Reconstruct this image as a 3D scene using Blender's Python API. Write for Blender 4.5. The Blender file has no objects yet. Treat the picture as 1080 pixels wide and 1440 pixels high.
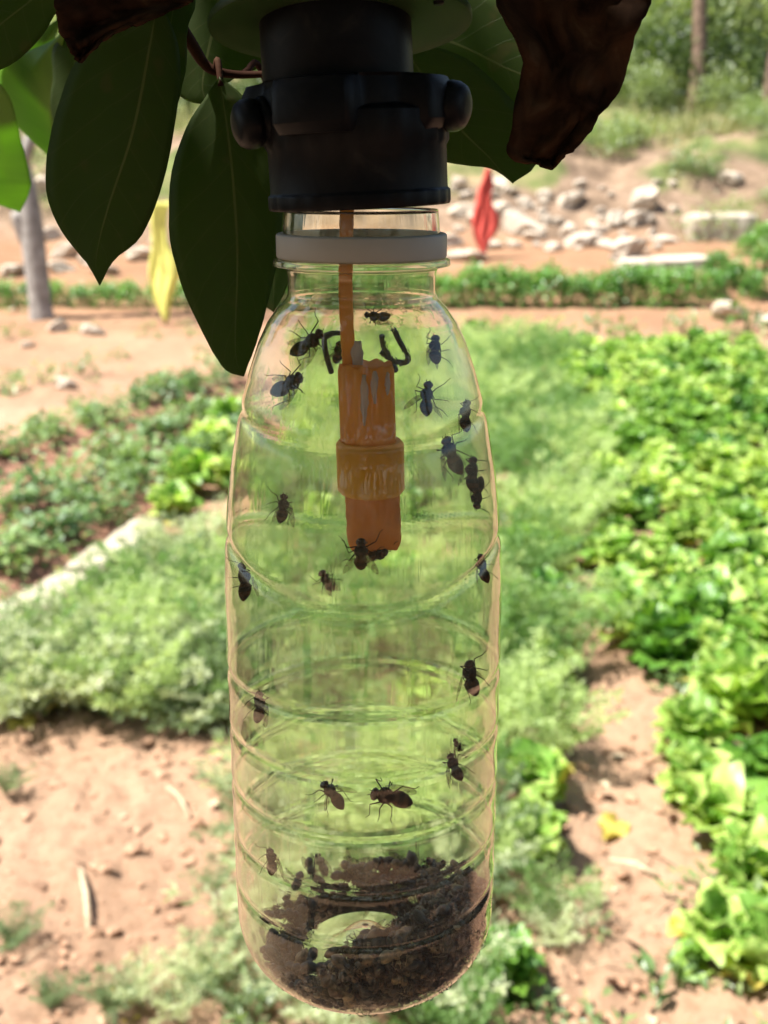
import bpy, math, random
import numpy as np
from mathutils import Vector, Matrix, Quaternion

random.seed(11)
RNG = np.random.default_rng(11)
scene = bpy.context.scene
COL = scene.collection
R = math.radians

# ------------------------------------------------------------------ camera
CAM_Z = 1.45
PITCH = R(16.7)
FPX = 1600.0                       # focal length in pixels of a 1080 x 1440 picture
cam_d = bpy.data.cameras.new('camera')
cam = bpy.data.objects.new('camera', cam_d)
COL.objects.link(cam)
cam.location = (0, 0, CAM_Z)
cam.rotation_euler = (R(90) - PITCH, 0, 0)
cam_d.sensor_fit = 'VERTICAL'
cam_d.sensor_height = 24.0
cam_d.sensor_width = 18.0
cam_d.lens = FPX / 1440 * 24.0
cam_d.clip_start = 0.01
cam_d.clip_end = 600
cam_d.dof.use_dof = True
cam_d.dof.focus_distance = 0.262
cam_d.dof.aperture_fstop = 14.5
scene.camera = cam

# ------------------------------------------------------------------ sky and sun
SUN_TO = Vector((-0.46, -0.14, 0.88)).normalized()
world = bpy.data.worlds.new('World')
scene.world = world
world.use_nodes = True
wn = world.node_tree
bg = wn.nodes['Background']
sky = wn.nodes.new('ShaderNodeTexSky')
sky.sky_type = 'NISHITA'
sky.sun_disc = False
sky.sun_elevation = math.asin(SUN_TO.z)
sky.sun_rotation = math.atan2(SUN_TO.x, SUN_TO.y)
sky.air_density = 1.2
sky.dust_density = 2.0
wn.links.new(sky.outputs[0], bg.inputs[0])
bg.inputs[1].default_value = 0.07
sun_d = bpy.data.lights.new('sun', 'SUN')
sun_d.energy = 5.0
sun_d.angle = R(0.5)
sun_d.color = (1.0, 0.95, 0.87)
sun = bpy.data.objects.new('sun', sun_d)
COL.objects.link(sun)
sun.rotation_euler = SUN_TO.to_track_quat('Z', 'Y').to_euler()

vs = scene.view_settings
vs.view_transform = 'Standard'
vs.look = 'None'
vs.exposure = 1.5
vs.gamma = 1.0
vs.use_curve_mapping = False
cy = scene.cycles
cy.use_denoising = True
cy.max_bounces = 16
cy.transmission_bounces = 14
cy.transparent_max_bounces = 16
cy.diffuse_bounces = 4
cy.glossy_bounces = 8
cy.caustics_refractive = True
cy.caustics_reflective = False
cy.sample_clamp_indirect = 6.0
cy.blur_glossy = 0.3

# ------------------------------------------------------------------ helpers
CP, SP = math.cos(PITCH), math.sin(PITCH)


def ray(px, py):
    a = (px - 540) / FPX
    b = -(py - 720) / FPX
    return np.array([a, CP + b * SP, -SP + b * CP])


def W(px, py, Y):
    """a point at distance Y in front of the camera on the line of sight of a picture point"""
    d = ray(px, py)
    return np.array([0, 0, CAM_Z]) + d * (Y / d[1])


def G(px, py):
    """where that line of sight meets the terrain"""
    d = ray(px, py)
    d = d / d[1]
    lo = 1.2
    y = lo
    while y < 120:
        z = CAM_Z + d[2] * y
        if z <= terrain_base(np.array(d[0] * y), np.array(y)):
            break
        y += 0.02 if y < 8 else 0.05
    return np.array([d[0] * y, y, CAM_Z + d[2] * y])


_tab = np.random.default_rng(5).random((256, 256))


def vnoise(x, y):
    x = np.asarray(x, float); y = np.asarray(y, float)
    xi = np.floor(x).astype(int); yi = np.floor(y).astype(int)
    fx = x - xi; fy = y - yi
    fx = fx * fx * (3 - 2 * fx); fy = fy * fy * (3 - 2 * fy)
    a = _tab[xi & 255, yi & 255]; b = _tab[(xi + 1) & 255, yi & 255]
    c = _tab[xi & 255, (yi + 1) & 255]; d = _tab[(xi + 1) & 255, (yi + 1) & 255]
    return (a * (1 - fx) + b * fx) * (1 - fy) + (c * (1 - fx) + d * fx) * fy - 0.5


def fbm(x, y, f, n):
    s = 0; a = 1
    for _ in range(n):
        s = s + a * vnoise(x * f + 17.3, y * f + 5.1); f *= 2.03; a *= 0.52
    return s


def sstep(a, b, x):
    t = np.clip((x - a) / (b - a), 0, 1)
    return t * t * (3 - 2 * t)


def terrain_base(x, y):
    z = np.interp(y, [-10, 12.95, 13.25, 13.7, 16.0, 16.5, 18.0, 20.0, 22, 30, 45, 80, 240],
                  [0, 0, 0.12, 0.31, 0.52, 0.66, 1.42, 2.2, 2.35, 3.0, 8, 20, 45])
    m = sstep(16, 20, y)
    return z + m * 0.5 * vnoise(x * 0.45 + 3, y * 0.3)


def mk(name, verts, faces, mats, parent=None, smooth=True, midx=None, world=True, uv=None):
    me = bpy.data.meshes.new(name)
    v = np.asarray(verts, float)
    if parent is not None and world:
        v = v - np.array(parent.location)
    me.from_pydata(v.tolist(), [], [tuple(int(i) for i in f) for f in faces])
    if not isinstance(mats, (list, tuple)):
        mats = [mats]
    for m in mats:
        me.materials.append(m)
    if midx is not None:
        me.polygons.foreach_set('material_index', np.asarray(midx, np.int32))
    if smooth:
        me.polygons.foreach_set('use_smooth', np.ones(len(me.polygons), bool))
    if uv is not None:
        ul = me.uv_layers.new(name='UVMap')
        li = np.zeros(len(me.loops), np.int32)
        me.loops.foreach_get('vertex_index', li)
        ul.data.foreach_set('uv', np.asarray(uv, float)[li].ravel())
    me.update()
    o = bpy.data.objects.new(name, me)
    COL.objects.link(o)
    if parent is not None:
        o.parent = parent
    return o


def mesh_only(name, verts, faces, mats, smooth=True, midx=None):
    o = mk(name, verts, faces, mats, None, smooth, midx)
    me = o.data
    bpy.data.objects.remove(o)
    return me


def put(name, me, loc, rot=(0, 0, 0), scale=1.0, parent=None):
    o = bpy.data.objects.new(name, me)
    COL.objects.link(o)
    o.location = loc
    if isinstance(rot, Quaternion):
        o.rotation_mode = 'QUATERNION'
        o.rotation_quaternion = rot
    else:
        o.rotation_euler = rot
    o.scale = (scale,) * 3 if not isinstance(scale, (tuple, list)) else scale
    if parent is not None:
        o.parent = parent
    return o


def put2(name, ms, loc, rot, scale):
    o = empty(name, loc, rot, scale)
    put('stems', ms[0], (0, 0, 0), parent=o)
    put('foliage', ms[1], (0, 0, 0), parent=o)['kind'] = 'stuff'
    return o


def empty(name, loc, rot=(0, 0, 0), scale=1.0):
    o = bpy.data.objects.new(name, None)
    COL.objects.link(o)
    o.empty_display_size = 0.02
    o.location = loc
    o.rotation_euler = rot
    o.scale = (scale,) * 3
    return o


def tag(o, label=None, cat=None, group=None, kind=None):
    if label: o['label'] = label
    if cat: o['category'] = cat
    if group: o['group'] = group
    if kind: o['kind'] = kind
    return o


def nth(n):
    w = ['first', 'second', 'third', 'fourth', 'fifth', 'sixth', 'seventh', 'eighth', 'ninth', 'tenth', 'eleventh', 'twelfth', 'thirteenth', 'fourteenth', 'fifteenth', 'sixteenth', 'seventeenth', 'eighteenth', 'nineteenth']
    t = {20: 'twenty', 30: 'thirty', 40: 'forty', 50: 'fifty'}
    if n < 20: return w[n - 1]
    return (t[n // 10 * 10][:-1] + 'ieth') if n % 10 == 0 else t[n // 10 * 10] + '-' + w[n % 10 - 1]


class MB:
    """collects faces"""
    def __init__(s):
        s.v = []; s.f = []; s.m = []

    def add(s, v, f, m=0):
        o = len(s.v)
        s.v.extend([tuple(p) for p in np.asarray(v, float)])
        s.f.extend([tuple(i + o for i in q) for q in f])
        s.m.extend([m] * len(f))

    def tube(s, pts, rad, n=8, m=0, cap=True):
        pts = [Vector(p) for p in pts]
        if not isinstance(rad, (list, tuple, np.ndarray)):
            rad = [rad] * len(pts)
        vs_, fs = [], []
        up = Vector((0.13, 0.27, 0.95))
        for i, p in enumerate(pts):
            t = (pts[min(i + 1, len(pts) - 1)] - pts[max(i - 1, 0)]).normalized()
            a = t.cross(up)
            if a.length < 1e-4: a = t.cross(Vector((1, 0, 0)))
            a.normalize(); b = t.cross(a)
            for k in range(n):
                w = 2 * math.pi * k / n
                vs_.append(p + (a * math.cos(w) + b * math.sin(w)) * rad[i])
        for i in range(len(pts) - 1):
            for k in range(n):
                k2 = (k + 1) % n
                fs.append((i * n + k, i * n + k2, (i + 1) * n + k2, (i + 1) * n + k))
        if cap:
            fs.append(tuple(range(n))[::-1])
            fs.append(tuple((len(pts) - 1) * n + k for k in range(n)))
        s.add(vs_, fs, m)

    def obj(s, name, mats, parent=None, smooth=True, world=True):
        return mk(name, s.v, s.f, mats, parent, smooth, s.m, world)

    def mesh(s, name, mats, smooth=True):
        return mesh_only(name, s.v, s.f, mats, smooth, s.m)


def spline(pts, n):
    """smooth resampling (Catmull-Rom) of a list of points"""
    P = np.asarray(pts, float)
    Q = np.vstack([2 * P[0] - P[1], P, 2 * P[-1] - P[-2]])
    out = []
    for t in np.linspace(0, len(P) - 1, n):
        i = min(int(t), len(P) - 2); u = t - i
        a, b, c, d = Q[i], Q[i + 1], Q[i + 2], Q[i + 3]
        out.append(0.5 * ((2 * b) + (c - a) * u + (2 * a - 5 * b + 4 * c - d) * u * u + (3 * b - a - 3 * c + d) * u ** 3))
    return np.array(out)


# ------------------------------------------------------------------ materials
def new_mat(name):
    m = bpy.data.materials.new(name)
    m.use_nodes = True
    nt = m.node_tree
    for n in list(nt.nodes): nt.nodes.remove(n)
    out = nt.nodes.new('ShaderNodeOutputMaterial')
    return m, nt, out


def N(nt, t, **kw):
    n = nt.nodes.new(t)
    for k, v in kw.items():
        if k.startswith('i_'):
            n.inputs[k[2:]].default_value = v
        else:
            setattr(n, k, v)
    return n


def ramp(nt, stops, src):
    r = nt.nodes.new('ShaderNodeValToRGB')
    el = r.color_ramp.elements
    while len(el) > 1: el.remove(el[-1])
    el[0].position = stops[0][0]; el[0].color = (*stops[0][1], 1)
    for p, c in stops[1:]:
        e = el.new(p); e.color = (*c, 1)
    nt.links.new(src, r.inputs[0])
    return r.outputs[0]


def noise(nt, scale, detail=4, rough=0.55, coord='Object', dist=0.0):
    tc = nt.nodes.new('ShaderNodeTexCoord')
    n = nt.nodes.new('ShaderNodeTexNoise')
    n.inputs['Scale'].default_value = scale
    n.inputs['Detail'].default_value = detail
    n.inputs['Roughness'].default_value = rough
    n.inputs['Distortion'].default_value = dist
    nt.links.new(tc.outputs[coord], n.inputs['Vector'])
    return n.outputs['Fac']


def bump(nt, src, strength, dist):
    b = nt.nodes.new('ShaderNodeBump')
    b.inputs['Strength'].default_value = strength
    b.inputs['Distance'].default_value = dist
    nt.links.new(src, b.inputs['Height'])
    return b.outputs[0]


def plain(name, stops, scale=8, rough=0.6, bumpd=0.0, spec=0.4, detail=5, coord='Object', dist=0.0):
    m, nt, out = new_mat(name)
    f = noise(nt, scale, detail, coord=coord, dist=dist)
    c = ramp(nt, stops, f)
    p = N(nt, 'ShaderNodeBsdfPrincipled')
    p.inputs['Roughness'].default_value = rough
    p.inputs['Specular IOR Level'].default_value = spec
    nt.links.new(c, p.inputs['Base Color'])
    if bumpd:
        nt.links.new(bump(nt, f, 1.0, bumpd), p.inputs['Normal'])
    nt.links.new(p.outputs[0], out.inputs[0])
    return m


def foliage(name, c1, c2, trans=0.45, nscale=6.0, gloss=0.06, rough=0.45, tcol=1.25, rnd=0.35, vein=False):
    """leaf: reflected colour between c1 and c2, some light let through"""
    m, nt, out = new_mat(name)
    oi = N(nt, 'ShaderNodeObjectInfo')
    f = noise(nt, nscale, 3)
    add = N(nt, 'ShaderNodeMath', operation='MULTIPLY_ADD')
    nt.links.new(oi.outputs['Random'], add.inputs[0])
    add.inputs[1].default_value = rnd
    nt.links.new(f, add.inputs[2])
    sub = N(nt, 'ShaderNodeMath', operation='SUBTRACT')
    nt.links.new(add.outputs[0], sub.inputs[0]); sub.inputs[1].default_value = rnd * 0.5
    col = ramp(nt, [(0.3, c1), (0.7, c2)], sub.outputs[0])
    tcolr = col
    d = N(nt, 'ShaderNodeBsdfDiffuse'); nt.links.new(col, d.inputs[0])
    t = N(nt, 'ShaderNodeBsdfTranslucent')
    mul = N(nt, 'ShaderNodeMix', data_type='RGBA', blend_type='MULTIPLY')
    mul.inputs[0].default_value = 1.0
    nt.links.new(col, mul.inputs[6]); mul.inputs[7].default_value = (tcol * 1.05, tcol * 1.1, tcol * 0.6, 1)
    nt.links.new(mul.outputs[2], t.inputs[0])
    mx = N(nt, 'ShaderNodeMixShader'); mx.inputs[0].default_value = trans
    nt.links.new(d.outputs[0], mx.inputs[1]); nt.links.new(t.outputs[0], mx.inputs[2])
    g = N(nt, 'ShaderNodeBsdfGlossy'); g.inputs['Roughness'].default_value = rough
    g.inputs[0].default_value = (0.9, 0.95, 1, 1)
    mg = N(nt, 'ShaderNodeMixShader'); mg.inputs[0].default_value = gloss
    nt.links.new(mx.outputs[0], mg.inputs[1]); nt.links.new(g.outputs[0], mg.inputs[2])
    nt.links.new(mg.outputs[0], out.inputs[0])
    return m


def tree_leaf_mat():
    """underside of a big tree leaf with a paler midrib and side veins laid along its own coordinates"""
    m, nt, out = new_mat('big_leaf')
    uvn = N(nt, 'ShaderNodeUVMap'); uvn.uv_map = 'UVMap'
    sx = N(nt, 'ShaderNodeSeparateXYZ'); nt.links.new(uvn.outputs[0], sx.inputs[0])

    def M(op, a, b=None, c=None):
        n = N(nt, 'ShaderNodeMath', operation=op)
        for i, q in enumerate((a, b, c)):
            if q is None: continue
            if isinstance(q, (int, float)): n.inputs[i].default_value = q
            else: nt.links.new(q, n.inputs[i])
        return n.outputs[0]
    nz = noise(nt, 60, 3)
    av = M('ABSOLUTE', sx.outputs[1])
    mid = M('LESS_THAN', av, M('MULTIPLY_ADD', sx.outputs[0], -0.016, 0.03))
    ph = M('MULTIPLY_ADD', av, -1.6, M('MULTIPLY', sx.outputs[0], 9.0))
    ph = M('ADD', ph, M('MULTIPLY', nz, 0.5))
    ph = M('ADD', ph, M('MULTIPLY', M('SIGN', sx.outputs[1]), 0.2))
    fr = M('ABSOLUTE', M('SUBTRACT', M('FRACT', ph), 0.5))
    side = M('MULTIPLY', M('LESS_THAN', fr, 0.025), 0.22)
    v = M('MAXIMUM', M('MULTIPLY', mid, 0.8), side)
    base = ramp(nt, [(0.3, (0.032, 0.048, 0.015)), (0.7, (0.052, 0.072, 0.022))], noise(nt, 25, 4))
    sp_ = ramp(nt, [(0.66, (0, 0, 0)), (0.72, (1, 1, 1))], noise(nt, 130, 2, 0.4))
    ms = N(nt, 'ShaderNodeMix', data_type='RGBA')
    nt.links.new(M('MULTIPLY', sp_, .55), ms.inputs[0]); nt.links.new(base, ms.inputs[6]); ms.inputs[7].default_value = (0.10, 0.075, 0.035, 1)
    base = ms.outputs[2]
    mixc = N(nt, 'ShaderNodeMix', data_type='RGBA')
    nt.links.new(v, mixc.inputs[0]); nt.links.new(base, mixc.inputs[6]); mixc.inputs[7].default_value = (0.16, 0.17, 0.07, 1)
    p = N(nt, 'ShaderNodeBsdfPrincipled')
    p.inputs['Roughness'].default_value = 0.5
    p.inputs['Specular IOR Level'].default_value = 0.2
    nt.links.new(mixc.outputs[2], p.inputs['Base Color'])
    bm = N(nt, 'ShaderNodeMath', operation='ADD')
    nt.links.new(v, bm.inputs[0]); nt.links.new(M('MULTIPLY', noise(nt, 180, 3), 0.5), bm.inputs[1])
    nt.links.new(bump(nt, bm.outputs[0], 0.5, 0.0004), p.inputs['Normal'])
    t = N(nt, 'ShaderNodeBsdfTranslucent')
    t.inputs[0].default_value = (0.17, 0.30, 0.02, 1)
    mx = N(nt, 'ShaderNodeMixShader'); mx.inputs[0].default_value = 0.45
    nt.links.new(p.outputs[0], mx.inputs[1]); nt.links.new(t.outputs[0], mx.inputs[2])
    nt.links.new(mx.outputs[0], out.inputs[0])
    return m


M_BIGLEAF = tree_leaf_mat()
M_SUNLEAF = foliage('sunlit_leaf', (0.09, 0.18, 0.020), (0.17, 0.29, 0.035), trans=0.6, nscale=20, gloss=0.03)  # paler copy of the tree leaf, sun glow put into its colour
M_CROWN = foliage('crown_leaf', (0.030, 0.055, 0.016), (0.06, 0.10, 0.022), trans=0.3, gloss=0.05)
M_DRY = plain('dry_leaf', [(0.30, (0.013, 0.008, 0.006)), (0.45, (0.030, 0.017, 0.011)), (0.6, (0.052, 0.028, 0.016)), (0.8, (0.095, 0.062, 0.038))], 85, 1.0, 0.0003, 0.0, 12, dist=1.2)
M_TWIG = plain('twig', [(0.3, (0.028, 0.010, 0.006)), (0.7, (0.05, 0.024, 0.011))], 90, 0.8, 0.0008, 0.08)
M_BARK = plain('grey_bark', [(0.3, (0.15, 0.13, 0.115)), (0.5, (0.27, 0.25, 0.23)), (0.75, (0.38, 0.36, 0.33))], 9, 0.85, 0.015, 0.2, 8)
M_PBARK = plain('pine_bark', [(0.3, (0.10, 0.065, 0.045)), (0.7, (0.26, 0.18, 0.13))], 8, 0.9, 0.03, 0.2, 8)
M_LETT = foliage('lettuce_leaf', (0.17, 0.33, 0.050), (0.50, 0.63, 0.18), trans=0.45, nscale=5, gloss=0.03, rnd=0.5)
M_LETTD = foliage('lettuce_dark', (0.08, 0.21, 0.022), (0.17, 0.33, 0.04), trans=0.4, nscale=5, gloss=0.05, rnd=0.5)
M_YELL = foliage('yellowed_leaf', (0.42, 0.36, 0.07), (0.55, 0.45, 0.12), trans=0.3, gloss=0.03)
M_FEATH = foliage('feathery_leaf', (0.15, 0.265, 0.080), (0.44, 0.54, 0.24), trans=0.44, nscale=9, gloss=0.015, rnd=0.9)
M_FEATHG = foliage('feathery_grey_leaf', (0.17, 0.235, 0.115), (0.50, 0.55, 0.35), trans=0.40, nscale=9, gloss=0.015, rnd=0.9)
M_PEP = foliage('bean_leaf', (0.085, 0.165, 0.045), (0.22, 0.32, 0.11), trans=0.35, nscale=12, gloss=0.04, rough=0.5, rnd=0.5)
M_HEDGE = foliage('hedge_leaf', (0.075, 0.20, 0.030), (0.17, 0.34, 0.06), trans=0.35, nscale=10, gloss=0.06)
M_WEED = foliage('weed_leaf', (0.10, 0.18, 0.05), (0.25, 0.31, 0.12), trans=0.4, nscale=7, gloss=0.05)
M_SHRUB = foliage('shrub_leaf', (0.04, 0.07, 0.02), (0.15, 0.19, 0.06), trans=0.35, nscale=1.2, gloss=0.04, rnd=0.5)
M_SHRUBL = foliage('pale_shrub_leaf', (0.12, 0.18, 0.06), (0.28, 0.33, 0.14), trans=0.4, nscale=1.2, gloss=0.05, rnd=0.5)
M_GRASS = foliage('grass_blade', (0.13, 0.17, 0.05), (0.33, 0.31, 0.15), trans=0.4, nscale=0.7, gloss=0.03)
M_STONE = plain('pale_stone', [(0.25, (0.20, 0.15, 0.11)), (0.42, (0.40, 0.33, 0.255)), (0.6, (0.52, 0.455, 0.37)), (0.8, (0.62, 0.56, 0.48))], 5, 0.85, 0.02, 0.2, 8)
M_EDGE = plain('edging_concrete', [(0.3, (0.27, 0.24, 0.17)), (0.7, (0.43, 0.39, 0.29))], 9, 0.85, 0.006, 0.2, 8)
M_CLOD = plain('soil_clod', [(0.3, (0.25, 0.14, 0.085)), (0.7, (0.42, 0.27, 0.18))], 30, 0.95, 0.004, 0.1, 6)
M_STICK = plain('dry_stick', [(0.3, (0.33, 0.24, 0.15)), (0.7, (0.52, 0.42, 0.29))], 60, 0.8, 0.001)


def soil_mat():
    m, nt, out = new_mat('garden_soil')
    tc = N(nt, 'ShaderNodeTexCoord')
    big = noise(nt, 0.55, 5)
    c = ramp(nt, [(0.3, (0.25, 0.152, 0.096)), (0.5, (0.345, 0.222, 0.146)), (0.72, (0.43, 0.300, 0.205))], big)
    fine = noise(nt, 28, 8, 0.7)
    c2 = ramp(nt, [(0.25, (0.62, 0.56, 0.52)), (0.5, (1, 1, 1)), (0.8, (1.1, 1.1, 1.1))], fine)
    mu = N(nt, 'ShaderNodeMix', data_type='RGBA', blend_type='MULTIPLY'); mu.inputs[0].default_value = 1
    nt.links.new(c, mu.inputs[6]); nt.links.new(c2, mu.inputs[7])
    af = N(nt, 'ShaderNodeAttribute'); af.attribute_name = 'terrace'
    mf = N(nt, 'ShaderNodeMix', data_type='RGBA')
    nt.links.new(af.outputs['Fac'], mf.inputs[0]); nt.links.new(mu.outputs[2], mf.inputs[6])
    nt.links.new(ramp(nt, [(0.3, (0.20, 0.110, 0.062)), (0.7, (0.31, 0.185, 0.110))], noise(nt, 1.3, 7, 0.65)), mf.inputs[7])
    # darker, redder earth of the planted rows (stored per vertex as a mask of the beds)
    at = N(nt, 'ShaderNodeAttribute'); at.attribute_name = 'tilled'
    mt = N(nt, 'ShaderNodeMix', data_type='RGBA')
    nt.links.new(at.outputs['Fac'], mt.inputs[0]); nt.links.new(mf.outputs[2], mt.inputs[6])
    tn = ramp(nt, [(0.3, (0.17, 0.085, 0.055)), (0.7, (0.34, 0.19, 0.13))], noise(nt, 9, 6, 0.65))
    nt.links.new(tn, mt.inputs[7])
    ag = N(nt, 'ShaderNodeAttribute'); ag.attribute_name = 'turf'
    mg = N(nt, 'ShaderNodeMix', data_type='RGBA')
    nt.links.new(ag.outputs['Fac'], mg.inputs[0]); nt.links.new(mt.outputs[2], mg.inputs[6])
    gn = ramp(nt, [(0.35, (0.05, 0.07, 0.025)), (0.5, (0.12, 0.14, 0.05)), (0.68, (0.27, 0.20, 0.12))], noise(nt, 0.9, 7, 0.65))
    nt.links.new(gn, mg.inputs[7])
    ab = N(nt, 'ShaderNodeAttribute'); ab.attribute_name = 'bank'
    mbk = N(nt, 'ShaderNodeMix', data_type='RGBA')
    nt.links.new(ab.outputs['Fac'], mbk.inputs[0]); nt.links.new(mt.outputs[2], mbk.inputs[6])
    bn = ramp(nt, [(0.3, (0.10, 0.07, 0.048)), (0.5, (0.20, 0.14, 0.095)), (0.7, (0.32, 0.23, 0.165))], noise(nt, 2.6, 8, 0.7))
    nt.links.new(bn, mbk.inputs[7]); nt.links.new(mbk.outputs[2], mg.inputs[6])
    p = N(nt, 'ShaderNodeBsdfPrincipled')
    p.inputs['Roughness'].default_value = 0.95
    p.inputs['Specular IOR Level'].default_value = 0.1
    nt.links.new(mg.outputs[2], p.inputs['Base Color'])
    nt.links.new(bump(nt, noise(nt, 45, 8, 0.7), 1.0, 0.012), p.inputs['Normal'])
    nt.links.new(p.outputs[0], out.inputs[0])
    return m


M_SOIL = soil_mat()


def cloth(name, col):
    m, nt, out = new_mat(name)
    d = N(nt, 'ShaderNodeBsdfDiffuse'); t = N(nt, 'ShaderNodeBsdfTranslucent')
    c = ramp(nt, [(0.3, tuple(0.85 * q for q in col)), (0.7, col)], noise(nt, 14, 5))
    nt.links.new(c, d.inputs[0]); nt.links.new(c, t.inputs[0])
    mx = N(nt, 'ShaderNodeMixShader'); mx.inputs[0].default_value = 0.3
    nt.links.new(d.outputs[0], mx.inputs[1]); nt.links.new(t.outputs[0], mx.inputs[2])
    nt.links.new(mx.outputs[0], out.inputs[0])
    return m


M_RED = cloth('red_cloth', (0.72, 0.135, 0.11))
M_YEL = cloth('yellow_cloth', (0.88, 0.86, 0.26))


def pet_mat():
    """clear bottle plastic, faintly yellow-green, with a thin hazy film"""
    m, nt, out = new_mat('clear_bottle_plastic')
    g = N(nt, 'ShaderNodeBsdfGlass')
    g.inputs['Color'].default_value = (0.985, 0.987, 0.945, 1)
    g.inputs['Roughness'].default_value = 0.02
    g.inputs['IOR'].default_value = 1.45
    n1 = noise(nt, 45, 3, 0.5)
    # fine scratches running round and down the wall
    mp = N(nt, 'ShaderNodeMapping'); tcs = N(nt, 'ShaderNodeTexCoord')
    nt.links.new(tcs.outputs['Object'], mp.inputs[0]); mp.inputs['Scale'].default_value = (500, 500, 25); mp.inputs['Rotation'].default_value = (.5, .3, 0)
    sn = N(nt, 'ShaderNodeTexNoise'); sn.inputs['Scale'].default_value = 1.0; sn.inputs['Detail'].default_value = 2
    nt.links.new(mp.outputs[0], sn.inputs['Vector'])
    sc_ = ramp(nt, [(0.60, (0,) * 3), (0.66, (1,) * 3), (0.72, (0,) * 3)], sn.outputs['Fac'])
    ad = N(nt, 'ShaderNodeMath', operation='MULTIPLY_ADD'); nt.links.new(sc_, ad.inputs[0]); ad.inputs[1].default_value = .014; nt.links.new(n1, ad.inputs[2])
    nt.links.new(bump(nt, ad.outputs[0], 0.15, 0.002), g.inputs['Normal'])
    d = N(nt, 'ShaderNodeBsdfDiffuse'); d.inputs[0].default_value = (0.82, 0.81, 0.68, 1)
    t = N(nt, 'ShaderNodeBsdfTranslucent'); t.inputs[0].default_value = (0.82, 0.81, 0.68, 1)
    md = N(nt, 'ShaderNodeMixShader'); md.inputs[0].default_value = 0.6
    nt.links.new(d.outputs[0], md.inputs[1]); nt.links.new(t.outputs[0], md.inputs[2])
    film = ramp(nt, [(0.35, (0.016,) * 3), (0.55, (0.042,) * 3), (0.75, (0.105,) * 3)], noise(nt, 70, 6, 0.65, dist=1.5))
    mx = N(nt, 'ShaderNodeMixShader')
    nt.links.new(film, mx.inputs[0])
    nt.links.new(g.outputs[0], mx.inputs[1]); nt.links.new(md.outputs[0], mx.inputs[2])
    nt.links.new(mx.outputs[0], out.inputs[0])
    return m


def plastic(name, col, rough=0.4, trans=0.0, tcol=None, bumps=0.0003, var=0.75, scale=120, spec=0.3):
    m, nt, out = new_mat(name)
    f = noise(nt, scale, 5)
    c = ramp(nt, [(0.3, tuple(q * var for q in col)), (0.7, col)], f)
    p = N(nt, 'ShaderNodeBsdfPrincipled')
    nt.links.new(c, p.inputs['Base Color'])
    p.inputs['Specular IOR Level'].default_value = spec
    rr = N(nt, 'ShaderNodeMath', operation='MULTIPLY_ADD')
    nt.links.new(noise(nt, scale * 0.5, 6), rr.inputs[0]); rr.inputs[1].default_value = 0.3; rr.inputs[2].default_value = rough - 0.15
    nt.links.new(rr.outputs[0], p.inputs['Roughness'])
    if bumps: nt.links.new(bump(nt, f, 0.5, bumps), p.inputs['Normal'])
    last = p.outputs[0]
    if trans:
        t = N(nt, 'ShaderNodeBsdfTranslucent'); t.inputs[0].default_value = (*(tcol or col), 1)
        mx = N(nt, 'ShaderNodeMixShader'); mx.inputs[0].default_value = trans
        nt.links.new(last, mx.inputs[1]); nt.links.new(t.outputs[0], mx.inputs[2])
        last = mx.outputs[0]
    nt.links.new(last, out.inputs[0])
    return m


M_PET = pet_mat()
M_BLACK = plain('black_cap_plastic', [(0.45, (0.0028, 0.0028, 0.0042)), (0.62, (0.006, 0.006, 0.007)), (0.80, (0.022, 0.020, 0.017))], 95, 0.45, 0.00015, 0.14, 9, dist=.8)
M_BAND = plastic('white_band_plastic', (0.52, 0.50, 0.45), 0.45, 0.25, var=0.92)
M_DISC = plastic('pale_green_plastic', (0.085, 0.10, 0.06), 0.4, 0.6, (0.15, 0.28, 0.06), var=0.35, scale=70)
M_ORANGE = plastic('orange_plastic', (0.90, 0.50, 0.14), 0.5, 0.5, (0.97, 0.55, 0.10), 0.0004, 0.8)
M_AMBER = plastic('amber_plastic', (0.86, 0.54, 0.045), 0.35, 0.45, (0.95, 0.62, 0.03), 0.0002, 0.85)
M_BROWN = plastic('brown_soaked_core', (0.86, 0.42, 0.12), 0.6, 0.45, (0.95, 0.48, 0.09), 0.0008, 0.6, 200)
M_GLARE = plastic('white_glare', (0.82, 0.74, 0.70), 0.6, 0.4, None, 0.0006, 0.7, 200)
M_INK = plastic('dark_marker_ink', (0.035, 0.04, 0.035), 0.5)
M_WIRE = plastic('steel_wire', (0.25, 0.25, 0.25), 0.4)
M_FLYD = plastic('fly_dark', (0.040, 0.025, 0.014), 0.65, bumps=0.0001, scale=900, spec=0.08)
M_FLYR = plastic('fly_rust', (0.095, 0.045, 0.018), 0.65, bumps=0.0001, scale=900, spec=0.08)
M_FLYE = plastic('fly_eye', (0.05, 0.012, 0.008), 0.3, bumps=0.0)


def wing_mat():
    m, nt, out = new_mat('fly_wing')
    t = N(nt, 'ShaderNodeBsdfTransparent'); t.inputs[0].default_value = (0.85, 0.83, 0.75, 1)
    d = N(nt, 'ShaderNodeBsdfPrincipled'); d.inputs['Base Color'].default_value = (0.22, 0.17, 0.10, 1); d.inputs['Roughness'].default_value = 0.3
    mx = N(nt, 'ShaderNodeMixShader')
    nt.links.new(ramp(nt, [(0.4, (0.25,) * 3), (0.6, (0.6,) * 3)], noise(nt, 700, 3)), mx.inputs[0])
    nt.links.new(t.outputs[0], mx.inputs[1]); nt.links.new(d.outputs[0], mx.inputs[2])
    nt.links.new(mx.outputs[0], out.inputs[0])
    return m


M_WING = wing_mat()

# ------------------------------------------------------------------ ground (one sheet to the horizon)
ROWDIR = np.array([0.28, 0.96])          # the garden rows run away and slightly to the right


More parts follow.
